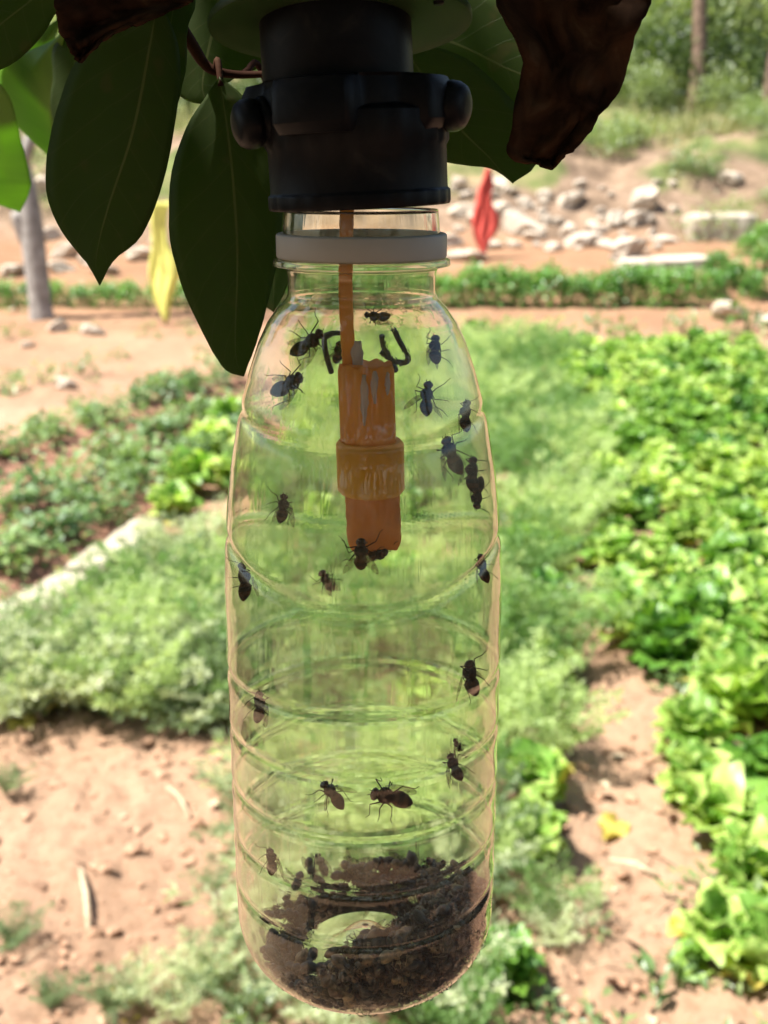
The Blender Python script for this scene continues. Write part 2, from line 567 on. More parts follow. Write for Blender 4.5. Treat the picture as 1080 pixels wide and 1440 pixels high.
def row_line(p0, p1, x, y):
    """distance of (x, y) from the segment p0-p1"""
    p0 = np.array(p0[:2]); p1 = np.array(p1[:2]); d = p1 - p0
    t = np.clip(((x - p0[0]) * d[0] + (y - p0[1]) * d[1]) / (d @ d), -0.05, 1.05)
    return np.hypot(x - p0[0] - t * d[0], y - p0[1] - t * d[1])


def flat_at(px, py):
    d = ray(px, py); t = -CAM_Z / d[2]
    return (d[0] * t, d[1] * t)


ROW_A = (flat_at(-110, 700), flat_at(320, 545))
ROW_B = (flat_at(-60, 862), flat_at(335, 630))
ROW_B2 = (flat_at(-100, 800), flat_at(325, 592))


def terrain(x, y):
    z = terrain_base(x, y)
    near = 1 - sstep(12, 14, y)
    clod = fbm(x, y, 3.2, 3) * 0.030 + np.abs(fbm(x, y, 11, 4)) * 0.040 + fbm(x, y, 30, 2) * 0.014
    z = z + near * clod
    z = z + (1 - near) * fbm(x, y, 1.1, 4) * (0.06 + 0.22 * sstep(15.5, 17, y))
    for r in (ROW_A, ROW_B, ROW_B2):
        d = row_line(*r, x, y)
        z = z + 0.07 * np.exp(-(d / 0.16) ** 2)
    # worn path between the feathery strip and the lettuce bed
    xc = 0.47 + 0.105 * (y - 1.7)
    z = z - 0.03 * np.exp(-((x - xc) / 0.13) ** 2) * (1 - sstep(3.5, 4.5, y))
    return z


ys = np.concatenate([np.linspace(-6, 1.3, 30), np.arange(1.33, 7, 0.021), np.arange(7, 23, 0.075), np.geomspace(23, 240, 46)])
NC = 300
cs = np.linspace(-1, 1, NC)
cs = np.sign(cs) * np.abs(cs) ** 1.25
wid = np.interp(ys, [-6, 1.3, 7, 13, 23, 60, 240], [6, 2.2, 5.0, 8.5, 14, 60, 240])
XX = cs[None, :] * wid[:, None]
YY = np.repeat(ys[:, None], NC, 1)
ZZ = terrain(XX, YY)
nr = len(ys)
idx = np.arange(nr * NC).reshape(nr, NC)
qf = np.stack([idx[:-1, :-1], idx[:-1, 1:], idx[1:, 1:], idx[1:, :-1]], -1).reshape(-1, 4)
ground = mk('ground', np.stack([XX, YY, ZZ], -1).reshape(-1, 3), qf, M_SOIL)
tag(ground, 'sunlit pinkish garden soil rising to a bank', kind='structure')
dA = np.minimum(np.minimum(row_line(*ROW_A, XX, YY), row_line(*ROW_B, XX, YY)), row_line(*ROW_B2, XX, YY))
til = (1 - sstep(0.18, 0.42, dA + 0.15 * fbm(XX, YY, 3, 3)))
til = np.maximum(til, 0.8 * sstep(0.35, 0.6, XX - 0.13 * YY + 0.1 * fbm(XX, YY, 4, 3) - 0.03) * (1 - sstep(8.6, 9.6, YY)))
turf = sstep(0.0, 0.14, fbm(XX, YY, 0.55, 4) - 0.03 + 0.04 * (XX - 3)) * sstep(16.4, 17.6, YY)
turf = np.maximum(turf, sstep(19.4, 20.2, YY))
bank = sstep(15.7, 16.6, YY + 0.8 * fbm(XX, YY, 0.8, 3))
for nm, val in (('tilled', til), ('turf', turf), ('bank', bank), ('terrace', sstep(6.5, 13.2, YY + fbm(XX, YY, 0.7, 3)))):
    at = ground.data.attributes.new(nm, 'FLOAT', 'POINT')
    at.data.foreach_set('value', val.ravel().astype(np.float32))


def gz(x, y):
    return float(terrain(np.array(float(x)), np.array(float(y))))


def on_ground(px, py):
    p = G(px, py)
    return np.array([p[0], p[1], gz(p[0], p[1])])


# clods of dry earth: nobody could count them
ICO = None


def lump(r, seed, squash=0.7, sub=1):
    """an angular lump: an icosphere pushed about"""
    import bmesh
    rg = np.random.default_rng(seed)
    bm = bmesh.new()
    bmesh.ops.create_icosphere(bm, subdivisions=sub, radius=1.0)
    v = np.array([q.co[:] for q in bm.verts]); f = [tuple(q.index for q in g.verts) for g in bm.faces]
    bm.free()
    ax = rg.normal(size=(7, 3)); ax /= np.linalg.norm(ax, axis=1)[:, None]
    lim = rg.uniform(0.42, 0.85, 7)
    for a, l in zip(ax, lim):                       # chop with planes to make facets
        d = v @ a
        v = v - np.clip(d - l, 0, None)[:, None] * a
    v = v * (1 + 0.10 * rg.normal(size=(len(v), 1)))
    v = v * np.array([1, rg.uniform(0.7, 1), squash]) * r
    return v, f


lumps = [lump(1, 100 + i, 0.65, 1) for i in range(8)]
mb = MB()
for i in range(4200):
    y = 1.45 + 4.6 * random.random() ** 1.5
    x = random.uniform(-0.36 * y - 0.35, 0.36 * y + 0.35)
    if x > 0.62 + 0.12 * (y - 1.9): continue
    r = 0.004 + 0.022 * random.random() ** 4
    v, f = lumps[i % 8]
    a = random.random() * 6.28
    rot = np.array([[math.cos(a), -math.sin(a), 0], [math.sin(a), math.cos(a), 0], [0, 0, 1]])
    mb.add(v @ rot.T * r + np.array([x, y, gz(x, y) + r * 0.2]), f)
o = mb.obj('soil_clods', M_CLOD, smooth=False)
tag(o, 'scattered dry clods of pinkish earth', 'soil', kind='stuff')

# straw, dead stalks and leaf scraps on the soil
mb = MB()
for i in range(900):
    y = 1.45 + 5.5 * random.random() ** 1.6
    x = random.uniform(-0.36 * y - 0.3, 0.36 * y + 0.3)
    if x < -0.2 and random.random() < 0.6: continue
    a = random.random() * 6.28; L = random.uniform(.008, .05); z = gz(x, y) + .005
    e = np.array([math.cos(a) * L, math.sin(a) * L, 0]); p = np.array([x, y, z])
    if random.random() < .6:
        mb.tube([p - e, p + [0, 0, .006], p + e], [.0012, .0018, .0010], 4, random.choice((0, 0, 1, 2)))
    else:
        q = np.array([-e[1], e[0], 0]) * .5
        mb.add([p - e * .5, p + q * .6 + [0, 0, .006], p + e * .6 + [0, 0, .004], p - q * .6 + [0, 0, .008]], [(0, 1, 2), (0, 2, 3)], random.choice((0, 1, 2)))
tag(mb.obj('dry_litter', [M_STICK, M_TWIG, M_CLOD]), 'straw and scraps of dead leaf strewn over the soil', 'litter', kind='stuff')

# ------------------------------------------------------------------ plants: shared meshes


def leaf_quads(mb, base, dirv, up, L, Wd, m=0, fold=0.25, droop=0.2):
    """a small pointed leaf of four faces, folded along its midrib"""
    d = Vector(dirv).normalized(); u = Vector(up)
    s = d.cross(u)
    if s.length < 1e-3: s = d.cross(Vector((1, 0, 0.1)))
    s.normalize(); n = s.cross(d)
    b = Vector(base)
    m1 = b + d * L * 0.5 - n * 0.0
    tip = b + d * L - n * L * droop
    e1 = b + d * L * 0.42 + s * Wd * 0.5 + n * Wd * fold
    e2 = b + d * L * 0.42 - s * Wd * 0.5 + n * Wd * fold
    mb.add([b, e1, m1, e2, tip], [(0, 2, 1), (0, 3, 2), (1, 2, 4), (3, 4, 2)], m)


def rdir(rg, zmin=-0.3):
    while True:
        v = rg.normal(size=3); v /= np.linalg.norm(v)
        if v[2] > zmin: return v


def dome_plant(name, seed, n, rad, h, L, Wd, mat, stems=5, z0=0.02, shell=0.5, stemmat=None):
    rg = np.random.default_rng(seed)
    mb = MB()
    for k in range(stems):
        a = 6.28 * (k + rg.random()) / stems
        e = np.array([math.cos(a) * rad * 0.6 * rg.random(), math.sin(a) * rad * 0.6 * rg.random(), h * rg.uniform(0.5, 0.85)])
        mb.tube([(0, 0, -0.02), e * 0.5 + np.array([0, 0, 0.01]), e], [L * 0.07, L * 0.055, L * 0.03], 4, 0)
    ctr = [np.append(rg.normal(size=2) * rad * 0.45, rg.uniform(0.35, 0.85) * h) for _ in range(max(3, n // 14))]
    for i in range(n):
        if rg.random() < 0.6:
            c = ctr[rg.integers(len(ctr))] + rg.normal(size=3) * rad * 0.22
        else:
            q = rdir(rg, 0.0); s = rg.uniform(shell, 1)
            c = np.array([q[0] * rad * s, q[1] * rad * s, q[2] * h * s])
        c[2] = max(c[2], z0)
        out = np.array([c[0] / rad, c[1] / rad, 0.25]) + rg.normal(size=3) * 0.5
        s = rg.uniform(0.6, 1.25)
        leaf_quads(mb, c, out, (rg.normal() * .3, rg.normal() * .3, 1), L * s, Wd * s, 0)
    return mb.mesh(name, [mat])


# lettuce leaves, unit length, growing along +Y from the origin
def lettuce_leaf(seed):
    rg = np.random.default_rng(seed)
    nu, nv = 7, 7
    v, f = [], []
    ph = rg.uniform(0, 6.28, 3)
    for i in range(nu):
        t = i / (nu - 1)
        w = 0.06 + 0.30 * math.sin(math.pi * min(1, t * 0.98) ** 1.5) ** 0.8 + 0.07 * t
        if i == nu - 1: w *= 0.75
        for j in range(nv):
            s = -1 + 2 * j / (nv - 1)
            ruf = (abs(s) ** 2 * 0.14 + t ** 3 * 0.10) * math.sin(9.5 * t + ph[0] + (3.1 if s > 0 else 0) + s * 2.2) + \
                0.055 * math.sin(15 * s * t + ph[1]) * t
            z = 0.13 * s * s * (1 - 0.6 * t) + ruf - 0.16 * t ** 2.4 + 0.03 * rg.normal() * t
            v.append((s * w * (1 + 0.08 * rg.normal() * (abs(s) > .9)), t + 0.05 * (1 - s * s) * t + 0.02 * rg.normal() * t, z))
    for i in range(nu - 1):
        for j in range(nv - 1):
            a = i * nv + j
            f.append((a, a + 1, a + nv + 1, a + nv))
    return v, f


LETT_LEAF = [lettuce_leaf(300 + i) for i in range(5)]
LETT_ME = {}
for key, mat in (('b', M_LETT), ('d', M_LETTD), ('y', M_YELL)):
    LETT_ME[key] = [mesh_only('lettuce_leaf', v, f, [mat]) for v, f in LETT_LEAF]


def lettuce_leaves(rg, loose=0.0):
    """rotations and sizes of the leaves of one head"""
    out = []
    for n, el, L, z in ((7, 78, 0.125, 0.03), (9, 64, 0.130, 0.02), (8, 46, 0.125, 0.012), (4, 22, 0.11, 0.008)):
        off = rg.random() * 6.28
        for k in range(n):
            a = off + 6.28 * k / n + rg.normal() * 0.25
            e = R(el + rg.normal() * 9)
            q = Quaternion((0, 0, 1), a) @ Quaternion((1, 0, 0), e) @ Quaternion((0, 1, 0), rg.normal() * 0.2)
            out.append((q, L * rg.uniform(0.8, 1.18), (0, 0, z), rg.integers(5)))
    return out


def lettuce(x, y, size, seed, key, label, group, parts):
    rg = np.random.default_rng(seed)
    z = gz(x, y)
    lv = lettuce_leaves(rg)
    if parts:
        e = empty('lettuce', (x, y, z - 0.005), (rg.normal() * .08, rg.normal() * .08, rg.random() * 6.28), size)
        for i, (q, L, p, k) in enumerate(lv):
            kk = 'y' if (i >= 22 and rg.random() < 0.14) else key
            put('leaf', LETT_ME[kk][k], p, q, L, e)
    else:
        e = put('lettuce', LETT_HEAD[key][rg.integers(4)], (x, y, z - 0.005), (rg.normal() * .08, rg.normal() * .08, rg.random() * 6.28), size)
    tag(e, label, 'lettuce', group)
    return e


LETT_HEAD = {}
for key, mat in (('b', M_LETT), ('d', M_LETTD)):
    LETT_HEAD[key] = []
    for s in range(4):
        mb = MB()
        for q, L, p, k in lettuce_leaves(np.random.default_rng(40 + s)):
            v = np.array(LETT_LEAF[k][0]) * L
            Rm = np.array(q.to_matrix())
            mb.add(v @ Rm.T + np.array(p), LETT_LEAF[k][1])
        LETT_HEAD[key].append(mb.mesh('lettuce_head', [mat]))


# feathery plant: arching fronds cut into fine leaflets
def feather_mesh(seed, mat, nfr=17, H=0.30, spread=0.6):
    rg = np.random.default_rng(seed)
    mb = MB()
    for k in range(nfr):
        a = 6.28 * (k + rg.random() * .8) / nfr
        L = H * rg.uniform(0.65, 1.15)
        lean = spread * rg.uniform(0.25, 1.1)
        pts = []
        for t in np.linspace(0, 1, 9):
            r = L * (lean * t + 0.25 * lean * t * t)
            pts.append(np.array([math.cos(a) * r, math.sin(a) * r, L * (t - 0.35 * lean * t * t)]))
        mb.tube(pts, np.linspace(0.0022, 0.0008, 9), 3, 0, cap=False)
        for i in range(2, 9):
            t = i / 8
            d = (pts[i] - pts[i - 1]); d /= np.linalg.norm(d)
            side = np.cross(d, [0, 0, 1.0]); side /= np.linalg.norm(side) + 1e-6
            for sg in (-1, 1, 0):
                if sg == 0 and i < 8: continue
                ll = L * 0.34 * (1.25 - t) * rg.uniform(0.7, 1.2) + 0.01
                dv = d * 0.55 + side * sg * 0.8 + rg.normal(size=3) * 0.15
                dv /= np.linalg.norm(dv)
                for m in range(5):
                    b = pts[i] + dv * ll * (m / 5)
                    for s2 in (-1, 1):
                        dd = dv * 0.7 + np.cross(dv, d) * s2 * 0.5 + d * s2 * 0.45 + rg.normal(size=3) * 0.25
                        dd /= np.linalg.norm(dd)
                        q = 0.024 * rg.uniform(0.6, 1.3)
                        w = np.cross(dd, rg.normal(size=3)); w /= np.linalg.norm(w) + 1e-6
                        mb.add([b, b + dd * q * .5 + w * .0034, b + dd * q, b + dd * q * .5 - w * .0034], [(0, 1, 2, 3)])
    return mb.mesh('feathery_plant', [mat])


FEA = [feather_mesh(500 + i, M_FEATH) for i in range(5)]
FEAG = [feather_mesh(520 + i, M_FEATHG, 16, 0.27, 0.85) for i in range(4)]
BEAN = [(dome_plant('stems', 600 + i, 0, 0.15, 0.17, 0.055, 0.034, M_PEP), dome_plant('foliage', 600 + i, 85, 0.14, 0.16, 0.055, 0.034, M_PEP, 0)) for i in range(5)]
HEDGE = [dome_plant('hedge_bush', 620 + i, 620, 0.19, 0.38, 0.058, 0.034, M_HEDGE, shell=0.75) for i in range(4)]
WEED = [(dome_plant('stems', 640 + i, 0, 0.075, 0.075, 0.038, 0.016, M_WEED, 4), dome_plant('foliage', 640 + i, 34, 0.075, 0.075, 0.038, 0.016, M_WEED, 0)) for i in range(5)]
SHRUB = [dome_plant('shrub', 660 + i, 1500, 1.0, 1.7, 0.13, 0.07, M_SHRUB, 9, 0.05, 0.45) for i in range(3)]
SHRUBL = [dome_plant('pale_shrub', 680 + i, 1500, 1.0, 1.9, 0.14, 0.07, M_SHRUBL, 9, 0.05, 0.45) for i in range(3)]
BANKW = [(dome_plant('stems', 700 + i, 0, 0.42, 0.42, 0.07, 0.035, M_WEED, 6, 0.02, 0.5), dome_plant('foliage', 700 + i, 420, 0.42, 0.42, 0.07, 0.035, M_WEED, 0, 0.02, 0.5)) for i in range(3)]

rg = np.random.default_rng(77)
# --- lettuce bed on the right of the path
cnt = 0
y = 1.54
while y < 9.4:
    left = 0.585 + 0.105 * (y - 1.95) + (0.03 if y < 3 else 0)
    if y < 1.85: left += 0.05
    right = min(0.33 * y + 0.40, 2.95 - max(0, 9 - y) * 0.03)
    step = 0.185
    x = left + 0.09
    while x < right:
        xx = x + rg.normal() * 0.03; yy = y + rg.normal() * 0.035
        if rg.random() > 0.08 and not (abs(yy - 2.75) < 0.1 and xx < left + 0.15):
            near = yy < 4.4
            lab = 'bright leaf lettuce, %s from the path, in the %s cross-row of the right bed' % (nth(int(round((x - left - 0.09) / step)) + 1), nth(int(round((y - 1.54) / 0.18)) + 1))
            lettuce(xx, yy, rg.uniform(0.70, 1.22) * (1.12 if yy < 3.2 else 1), int(1000 + cnt), 'd' if rg.random() < 0.13 else 'b', lab,
                    'lettuces in the right-hand bed', near)
            cnt += 1
        x += step
    y += 0.18
# --- lettuces among the feathery plants, behind and left of the bottle
LSPOT = []
SPOTS = [(755, 1120, .85), (725, 800, 1.0), (790, 800, 0.9), (760, 960, .85), (735, 905, 1.1), (770, 860, .9), (745, 1200, .8), (700, 1400, .75), (730, 1000, .8), (270, 705, 1.25), (300, 660, 1.2), (325, 625, 1.1),
         (245, 735, 1.0), (330, 690, 1.1), (668, 490, 1.4), (560, 520, 1.3), (600, 560, 1.2), (640, 600, 1.2), (420, 640, 1.2), (470, 600, 1.2),
         (520, 700, 1.2), (380, 720, 1.1), (450, 760, 1.1), (590, 760, 1.1), (560, 860, 1.1), (480, 900, 1.0), (590, 1010, 1.0), (560, 1120, 1.0), (610, 1240, .7), (400, 600, 1.2)]
for i, (px, py, s) in enumerate(SPOTS):
    p = on_ground(px, py)
    LSPOT.append((p[0], p[1], .13 * s))
    where = ('beside the pale kerb left of the bottle' if px < 340 else 'seen through the bottle' if px < 700 and py > 560 else
             'among the feathery plants right of the bottle' if px >= 700 else 'behind the shoulder of the bottle')
    lettuce(p[0], p[1], s, 3000 + i, 'd' if (px, py) == (700, 1400) or i % 9 == 5 else 'b', '%s nearest bright leaf lettuce ' % nth(1 + sum(1 for q in SPOTS if q[1] > py)) + where, 'lettuces among the feathery plants', p[1] < 5.2)

# --- feathery plants
cnt = 0
y = 1.62
while y < 9.5:
    x0 = np.interp(y, [1.6, 2.0, 2.5, 3.4, 5, 9.5], [-0.16, -0.24, -0.32, -0.50, -0.55, -0.65])
    x1 = np.interp(y, [1.6, 2.0, 2.5, 3.4, 5, 9.5], [0.26, 0.32, 0.40, 0.60, 0.98, 1.50])
    x = x0 + rg.random() * 0.1
    while x < x1:
        xx = x + rg.normal() * 0.03; yy = y + rg.normal() * 0.04
        if any(math.hypot(xx - a, yy - b) < c for a, b, c in LSPOT):
            x += 0.1; continue
        o = put('feathery_plant', (FEAG if (yy < 2.4 and rg.random() < .5) else FEA)[rg.integers(4)], (xx, yy, gz(xx, yy) - 0.01),
                (rg.normal() * .12, rg.normal() * .12, rg.random() * 6.28), rg.uniform(0.5, 1.12) * (0.85 if yy < 2.6 else 1))
        tag(o, 'feathery green herb plant in the strip behind the bottle, ' + ('nearest the camera' if yy < 2.8 else 'in its middle' if yy < 5 else 'at its far end'),
            'herb plant', 'feathery plants in the middle strip')
        cnt += 1
        x += (0.15 if yy < 4 else 0.20) * (1.0 + 1.1 * max(0, float(vnoise(np.array(x * 3.1), np.array(y * 2.3)))) * 2)
    y += 0.16 if y < 4 else 0.25
# left patch, greyer
cnt = 0
for k in range(95):
    px = rg.uniform(-60, 345); py = rg.uniform(800, 1020)
    if py < 900 - px * 0.62 + 62: continue
    p = on_ground(px, py)
    o = put('feathery_plant', (FEAG if rg.random() < .7 else FEA)[rg.integers(4)], p - np.array([0, 0, 0.01]),
            (rg.normal() * .15, rg.normal() * .15, rg.random() * 6.28), rg.uniform(0.6, 0.95))
    tag(o, 'greyish feathery herb plant in the patch between the pale kerb and the bare soil', 'herb plant', 'feathery plants left of the bottle')
# sprigs at the foot of the picture
SEED = ((300, 1400, .55), (330, 1430, .6), (250, 1425, .45), (200, 1432, .45), (150, 1438, .4), (322, 1330, .45), (310, 1260, .35), (345, 1190, .45), (20, 1350, .45),
                  (8, 1130, .4), (70, 1425, .35), (320, 1120, .45), (270, 1385, .4), (360, 1300, .5), (840, 1260, .3), (400, 1390, .5), (440, 1420, .55), (780, 1330, .5))
for px, py, s in SEED:
    p = on_ground(px, py)
    o = put('feathery_sprig', FEAG[rg.integers(4)], p, (rg.normal() * .2, rg.normal() * .2, rg.random() * 6.28), s * .7)
    tag(o, 'small pale feathery seedling on the bare soil, %s from the left' % nth(1 + sum(1 for q in SEED if q[0] < px)), 'seedling', 'seedlings on the bare soil')

# --- dark leafy rows on the left
for (r, n, w, s0, lab) in ((ROW_A, 27, 0.10, 0.92, '%s dark green bean plant from the near end of the thin farther row at left'),
                           (ROW_B, 22, 0.10, 0.95, '%s dark green bean plant from the near end of the nearest row at left'),
                           (ROW_B2, 24, 0.11, 0.98, '%s dark green bean plant from the near end of the middle row at left')):
    for k in range(n):
        t = (k + rg.random() * .6) / n
        x = r[0][0] + (r[1][0] - r[0][0]) * t + rg.normal() * w * .5
        y = r[0][1] + (r[1][1] - r[0][1]) * t + rg.normal() * w * .5
        o = empty('bean_plant', (x, y, gz(x, y) - 0.01), (0, 0, rg.random() * 6.28), s0 * rg.uniform(0.65, 1.1))
        ms = BEAN[rg.integers(5)]
        put('stems', ms[0], (0, 0, 0), parent=o)
        fo = put('foliage', ms[1], (0, 0, 0), parent=o); fo['kind'] = 'stuff'
        tag(o, lab % nth(k + 1), 'bean plant', 'bean rows on the left')

# --- clipped low row across the plot
k = 0
x = -5.4
while x < 3.55:
    y = 12.75 + rg.normal() * 0.05
    s = rg.uniform(1.0, 1.3) * (0.68 if x < -1.5 else 1.0)
    o = put('low_bush', HEDGE[rg.integers(4)], (x, y, gz(x, y) - 0.02), (0, 0, rg.random() * 6.28), s)
    tag(o, ('round green bush of the low row' if x > 0.3 else 'smaller green bush of the low row near the grey trunk' if x < -1.5 else
            'green bush of the low row behind the bottle') + ', %s from its left end' % nth(k + 1), 'bush', 'bushes of the low row')
    k += 1
    x += 0.29
for px, py in ((1000, 420), (1030, 400), (1060, 415), (1075, 380), (1010, 385), (1050, 360), (1075, 340)):
    p = on_ground(px, py)
    o = put('low_bush', HEDGE[rg.integers(4)], p - np.array([0, 0, .03]), (0, 0, rg.random() * 6.28), rg.uniform(.75, 1.1))
    tag(o, 'dark green bush in the thicket at the right end of the low row', 'bush', 'bushes right of the low row')

# --- weeds
for k in range(230):
    y = 1.5 + 11 * rg.random() ** 1.6
    x = rg.uniform(-0.37 * y - .3, 0.37 * y + .3)
    if y < 7 and (x > 0.75 + .12 * (y - 2) or (x < -0.7 and 3.3 < y < 8)): continue
    if y < 3.3 and x < -0.25 and rg.random() < 0.75: continue
    o = put2('weed', WEED[rg.integers(5)], (x, y, gz(x, y) - .004), (0, 0, rg.random() * 6.28), rg.uniform(.35, .9) * (1 + .07 * y))
    tag(o, 'small low weed on open soil' + (' at the far end of the plot' if y > 7 else ' between the beds'), 'weed', 'weeds on the soil')
for px, py, s in ((60, 545, 2.2), (115, 530, 2.0), (5, 555, 2.0), (290, 515, 1.8), (1050, 470, 4.0), (1035, 500, 2.5), (800, 485, 2.5), (840, 470, 2.5), (960, 470, 2.5), (700, 475, 2.2), (880, 480, 2.4), (265, 440, 1.8), (25, 440, 2.5)):
    p = on_ground(px, py)
    tag(put2('weed', WEED[rg.integers(5)], p, (0, 0, rg.random() * 6.28), s), 'leafy weed tuft at the far edge of the beds', 'weed', 'weed tufts by the far path')
for k in range(46):
    x = rg.uniform(1.5, 8.5) if k < 34 else rg.uniform(-7, 1)
    y = rg.uniform(16.4, 20.4)
    if x < 4.4 and y < 18.6 and k < 34: y = 19 + rg.random()
    o = put2('bank_weed', BANKW[rg.integers(3)], (x, y, gz(x, y) - .04), (0, 0, rg.random() * 6.28), rg.uniform(0.45, 1.25))
    tag(o, 'green weedy clump on the earth bank behind the garden', 'weed', 'weeds on the bank')

# --- grass along the crest of the bank
mb = MB()
for k in range(5200):
    x = rg.uniform(-9, 10); y = 19.4 + 3.6 * rg.random() ** 1.4
    if vnoise(np.array(x * 1.3), np.array(y * 1.1)) < -0.18: continue
    h = rg.uniform(0.12, 0.42); a = rg.random() * 6.28; l = rg.uniform(.05, .25) * h * 2
    z = gz(x, y) - .02
    p = np.array([x, y, z]); d = np.array([math.cos(a), math.sin(a), 0]); s = np.array([-d[1], d[0], 0]) * 0.012
    mb.add([p - s, p + s, p + d * l * .4 + [0, 0, h * .65] + s * .7, p + d * l + [0, 0, h], p + d * l * .4 + [0, 0, h * .65] - s * .7], [(0, 1, 2, 4), (4, 2, 3)])
tag(mb.obj('grass', M_GRASS), 'dry yellow-green grass along the top of the bank', 'grass', kind='stuff')

# ------------------------------------------------------------------ stones
STONE = []
for i in range(9):
    v, f = lump(1, 900 + i, 0.62, 2)
    STONE.append(mesh_only('stone', v, f, [M_STONE], smooth=False))


def stone(px, py, wpx, hpx, label, i, rot=None, group='stones of the rubble heap'):
    p = on_ground(px, py + hpx * 0.3)
    d = math.sqrt(p[0] ** 2 + p[1] ** 2 + (p[2] - CAM_Z) ** 2)
    wx = wpx / FPX * d * .58; hz = hpx / FPX * d * .56
    o = put('stone', STONE[i % 9], (p[0], p[1], p[2] + hz * 0.45), (random.uniform(-.3, .3), (rot if rot is not None else random.uniform(-.4, .4)), random.uniform(-.4, .4)),
            (wx, max(wx * .7, hz), hz * 1.5))
    tag(o, label, 'stone', group)
    return o


gen = 'pale angular stone in the rubble heap at the foot of the bank'
for i, (px, py, w, h, r) in enumerate(((768, 272, 27, 20, 0), (735, 312, 64, 40, .5), (716, 268, 26, 20, 0), (655, 300, 40, 22, 0), (862, 318, 32, 26, -.5), (890, 316, 36, 26, -.5),
                                       (835, 322, 32, 24, 0), (800, 322, 24, 36, .6), (818, 338, 56, 28, -.2), (770, 300, 24, 20, 0), (700, 262, 30, 24, 0), (645, 268, 26, 28, 0),
                                       (655, 362, 54, 18, 0), (632, 340, 40, 24, .3), (690, 345, 30, 18, 0), (720, 345, 26, 16, 0), (752, 335, 34, 18, .2), (912, 315, 24, 18, 0),
                                       (740, 285, 26, 18, 0), (850, 345, 26, 16, 0), (786, 305, 20, 16, 0), (705, 300, 28, 22, 0), (870, 300, 18, 16, 0), (930, 335, 34, 14, 0), (668, 318, 34, 20, 0),
                                       (845, 290, 16, 12, 0), (690, 285, 26, 16, 0), (780, 350, 30, 16, 0))):
    stone(px, py, w, h, gen, i, r)
stone(802, 276, 46, 30, 'large bright stone on top of the rubble heap, right of the red flag', 2, -.35)
stone(905, 286, 30, 42, 'upright leaning pale stone on the bank right of the rubble heap', 3, .7)
stone(880, 348, 48, 38, 'blocky pale stone at the right foot of the rubble heap', 5)
stone(1025, 256, 36, 26, 'single stone half way up the weedy bank at the right', 6)
stone(1024, 438, 44, 40, 'big rounded pale boulder at the right end of the low green row', 7)
stone(1074, 452, 30, 30, 'pale stone cut by the right edge beside the big boulder', 1)
for k in range(34):
    stone(random.uniform(640, 960), random.uniform(250, 372), random.uniform(9, 20), random.uniform(7, 14), gen, k)
left = 'pale stone in the rubble behind the grey trunk on the left'
for i, (px, py, w, h) in enumerate(((95, 352, 40, 26), (85, 378, 40, 18), (200, 358, 50, 24), (112, 330, 30, 24), (66, 285, 26, 34), (172, 345, 40, 24), (130, 365, 36, 18), (225, 340, 30, 20), (20, 380, 40, 24), (150, 380, 34, 14), (70, 330, 30, 24))):
    stone(px, py, w, h, left, i + 3, None, 'stones left of the bottle')
stone(95, 545, 34, 18, 'flat white stone lying on bare soil left of the hanging leaves', 0)
stone(82, 460, 30, 24, 'brown-grey stone at the foot of the grey trunk', 4)
stone(130, 466, 32, 22, 'pale stone on the soil to the right of the grey trunk', 8)
stone(40, 488, 22, 14, 'small stone on the soil below the grey trunk', 2)
stone(645, 530, 10, 8, 'tiny stone on soil behind the bottle', 2)
for i, (px, py, w, h) in enumerate(((250, 1278, 46, 20), (235, 1215, 28, 16), (28, 1128, 36, 18), (60, 1250, 26, 14), (205, 1170, 22, 12), (290, 1232, 26, 18), (110, 1385, 36, 18), (205, 1060, 30, 18))):
    p = on_ground(px, py)
    d = math.hypot(p[1], CAM_Z)
    o = put('earth_clod', STONE[(i * 2) % 9], p + np.array([0, 0, .004]), (0, random.uniform(-.3, .3), random.random() * 6), (w / FPX * d * .55, w / FPX * d * .4, h / FPX * d * .6))
    o.material_slots[0].link = 'OBJECT'; o.material_slots[0].material = M_CLOD
    tag(o, 'large dry clod of earth on the bare soil left of the bottle', 'clod', 'large clods on the bare soil')


def slab(name, p0, p1, w, h, label, mat, seed, cat='stone', lift=0.0):
    rg2 = np.random.default_rng(seed)
    p0 = np.array(p0, float); p1 = np.array(p1, float)
    d = p1 - p0; L = np.linalg.norm(d); d /= L
    s = np.cross(d, [0, 0, 1.0]); s /= np.linalg.norm(s); u = np.cross(s, d)
    n = 9
    rows = []
    for i in range(n):
        t = i / (n - 1)
        e = 0.86 if i in (0, n - 1) else 1
        ring = [(-.5, -.6), (.5, -.6), (.5, .30), (.42, .42), (-.42, .42), (-.5, .30)]
        c = d * (t - .5) * L
        for a, b in ring:
            rows.append(c + s * w * a * e * (1 + .03 * rg2.normal()) + u * h * b * e * (1 + .03 * rg2.normal()))
    f = []
    for i in range(n - 1):
        for k in range(6):
            f.append((i * 6 + k, i * 6 + (k + 1) % 6, (i + 1) * 6 + (k + 1) % 6, (i + 1) * 6 + k))
    f += [tuple(range(6))[::-1], tuple((n - 1) * 6 + k for k in range(6))]
    c = (p0 + p1) / 2 + np.array([0, 0, h * .2 + lift])
    o = mk(name, rows, f, mat, smooth=False)
    o.location = c
    return tag(o, label, cat)


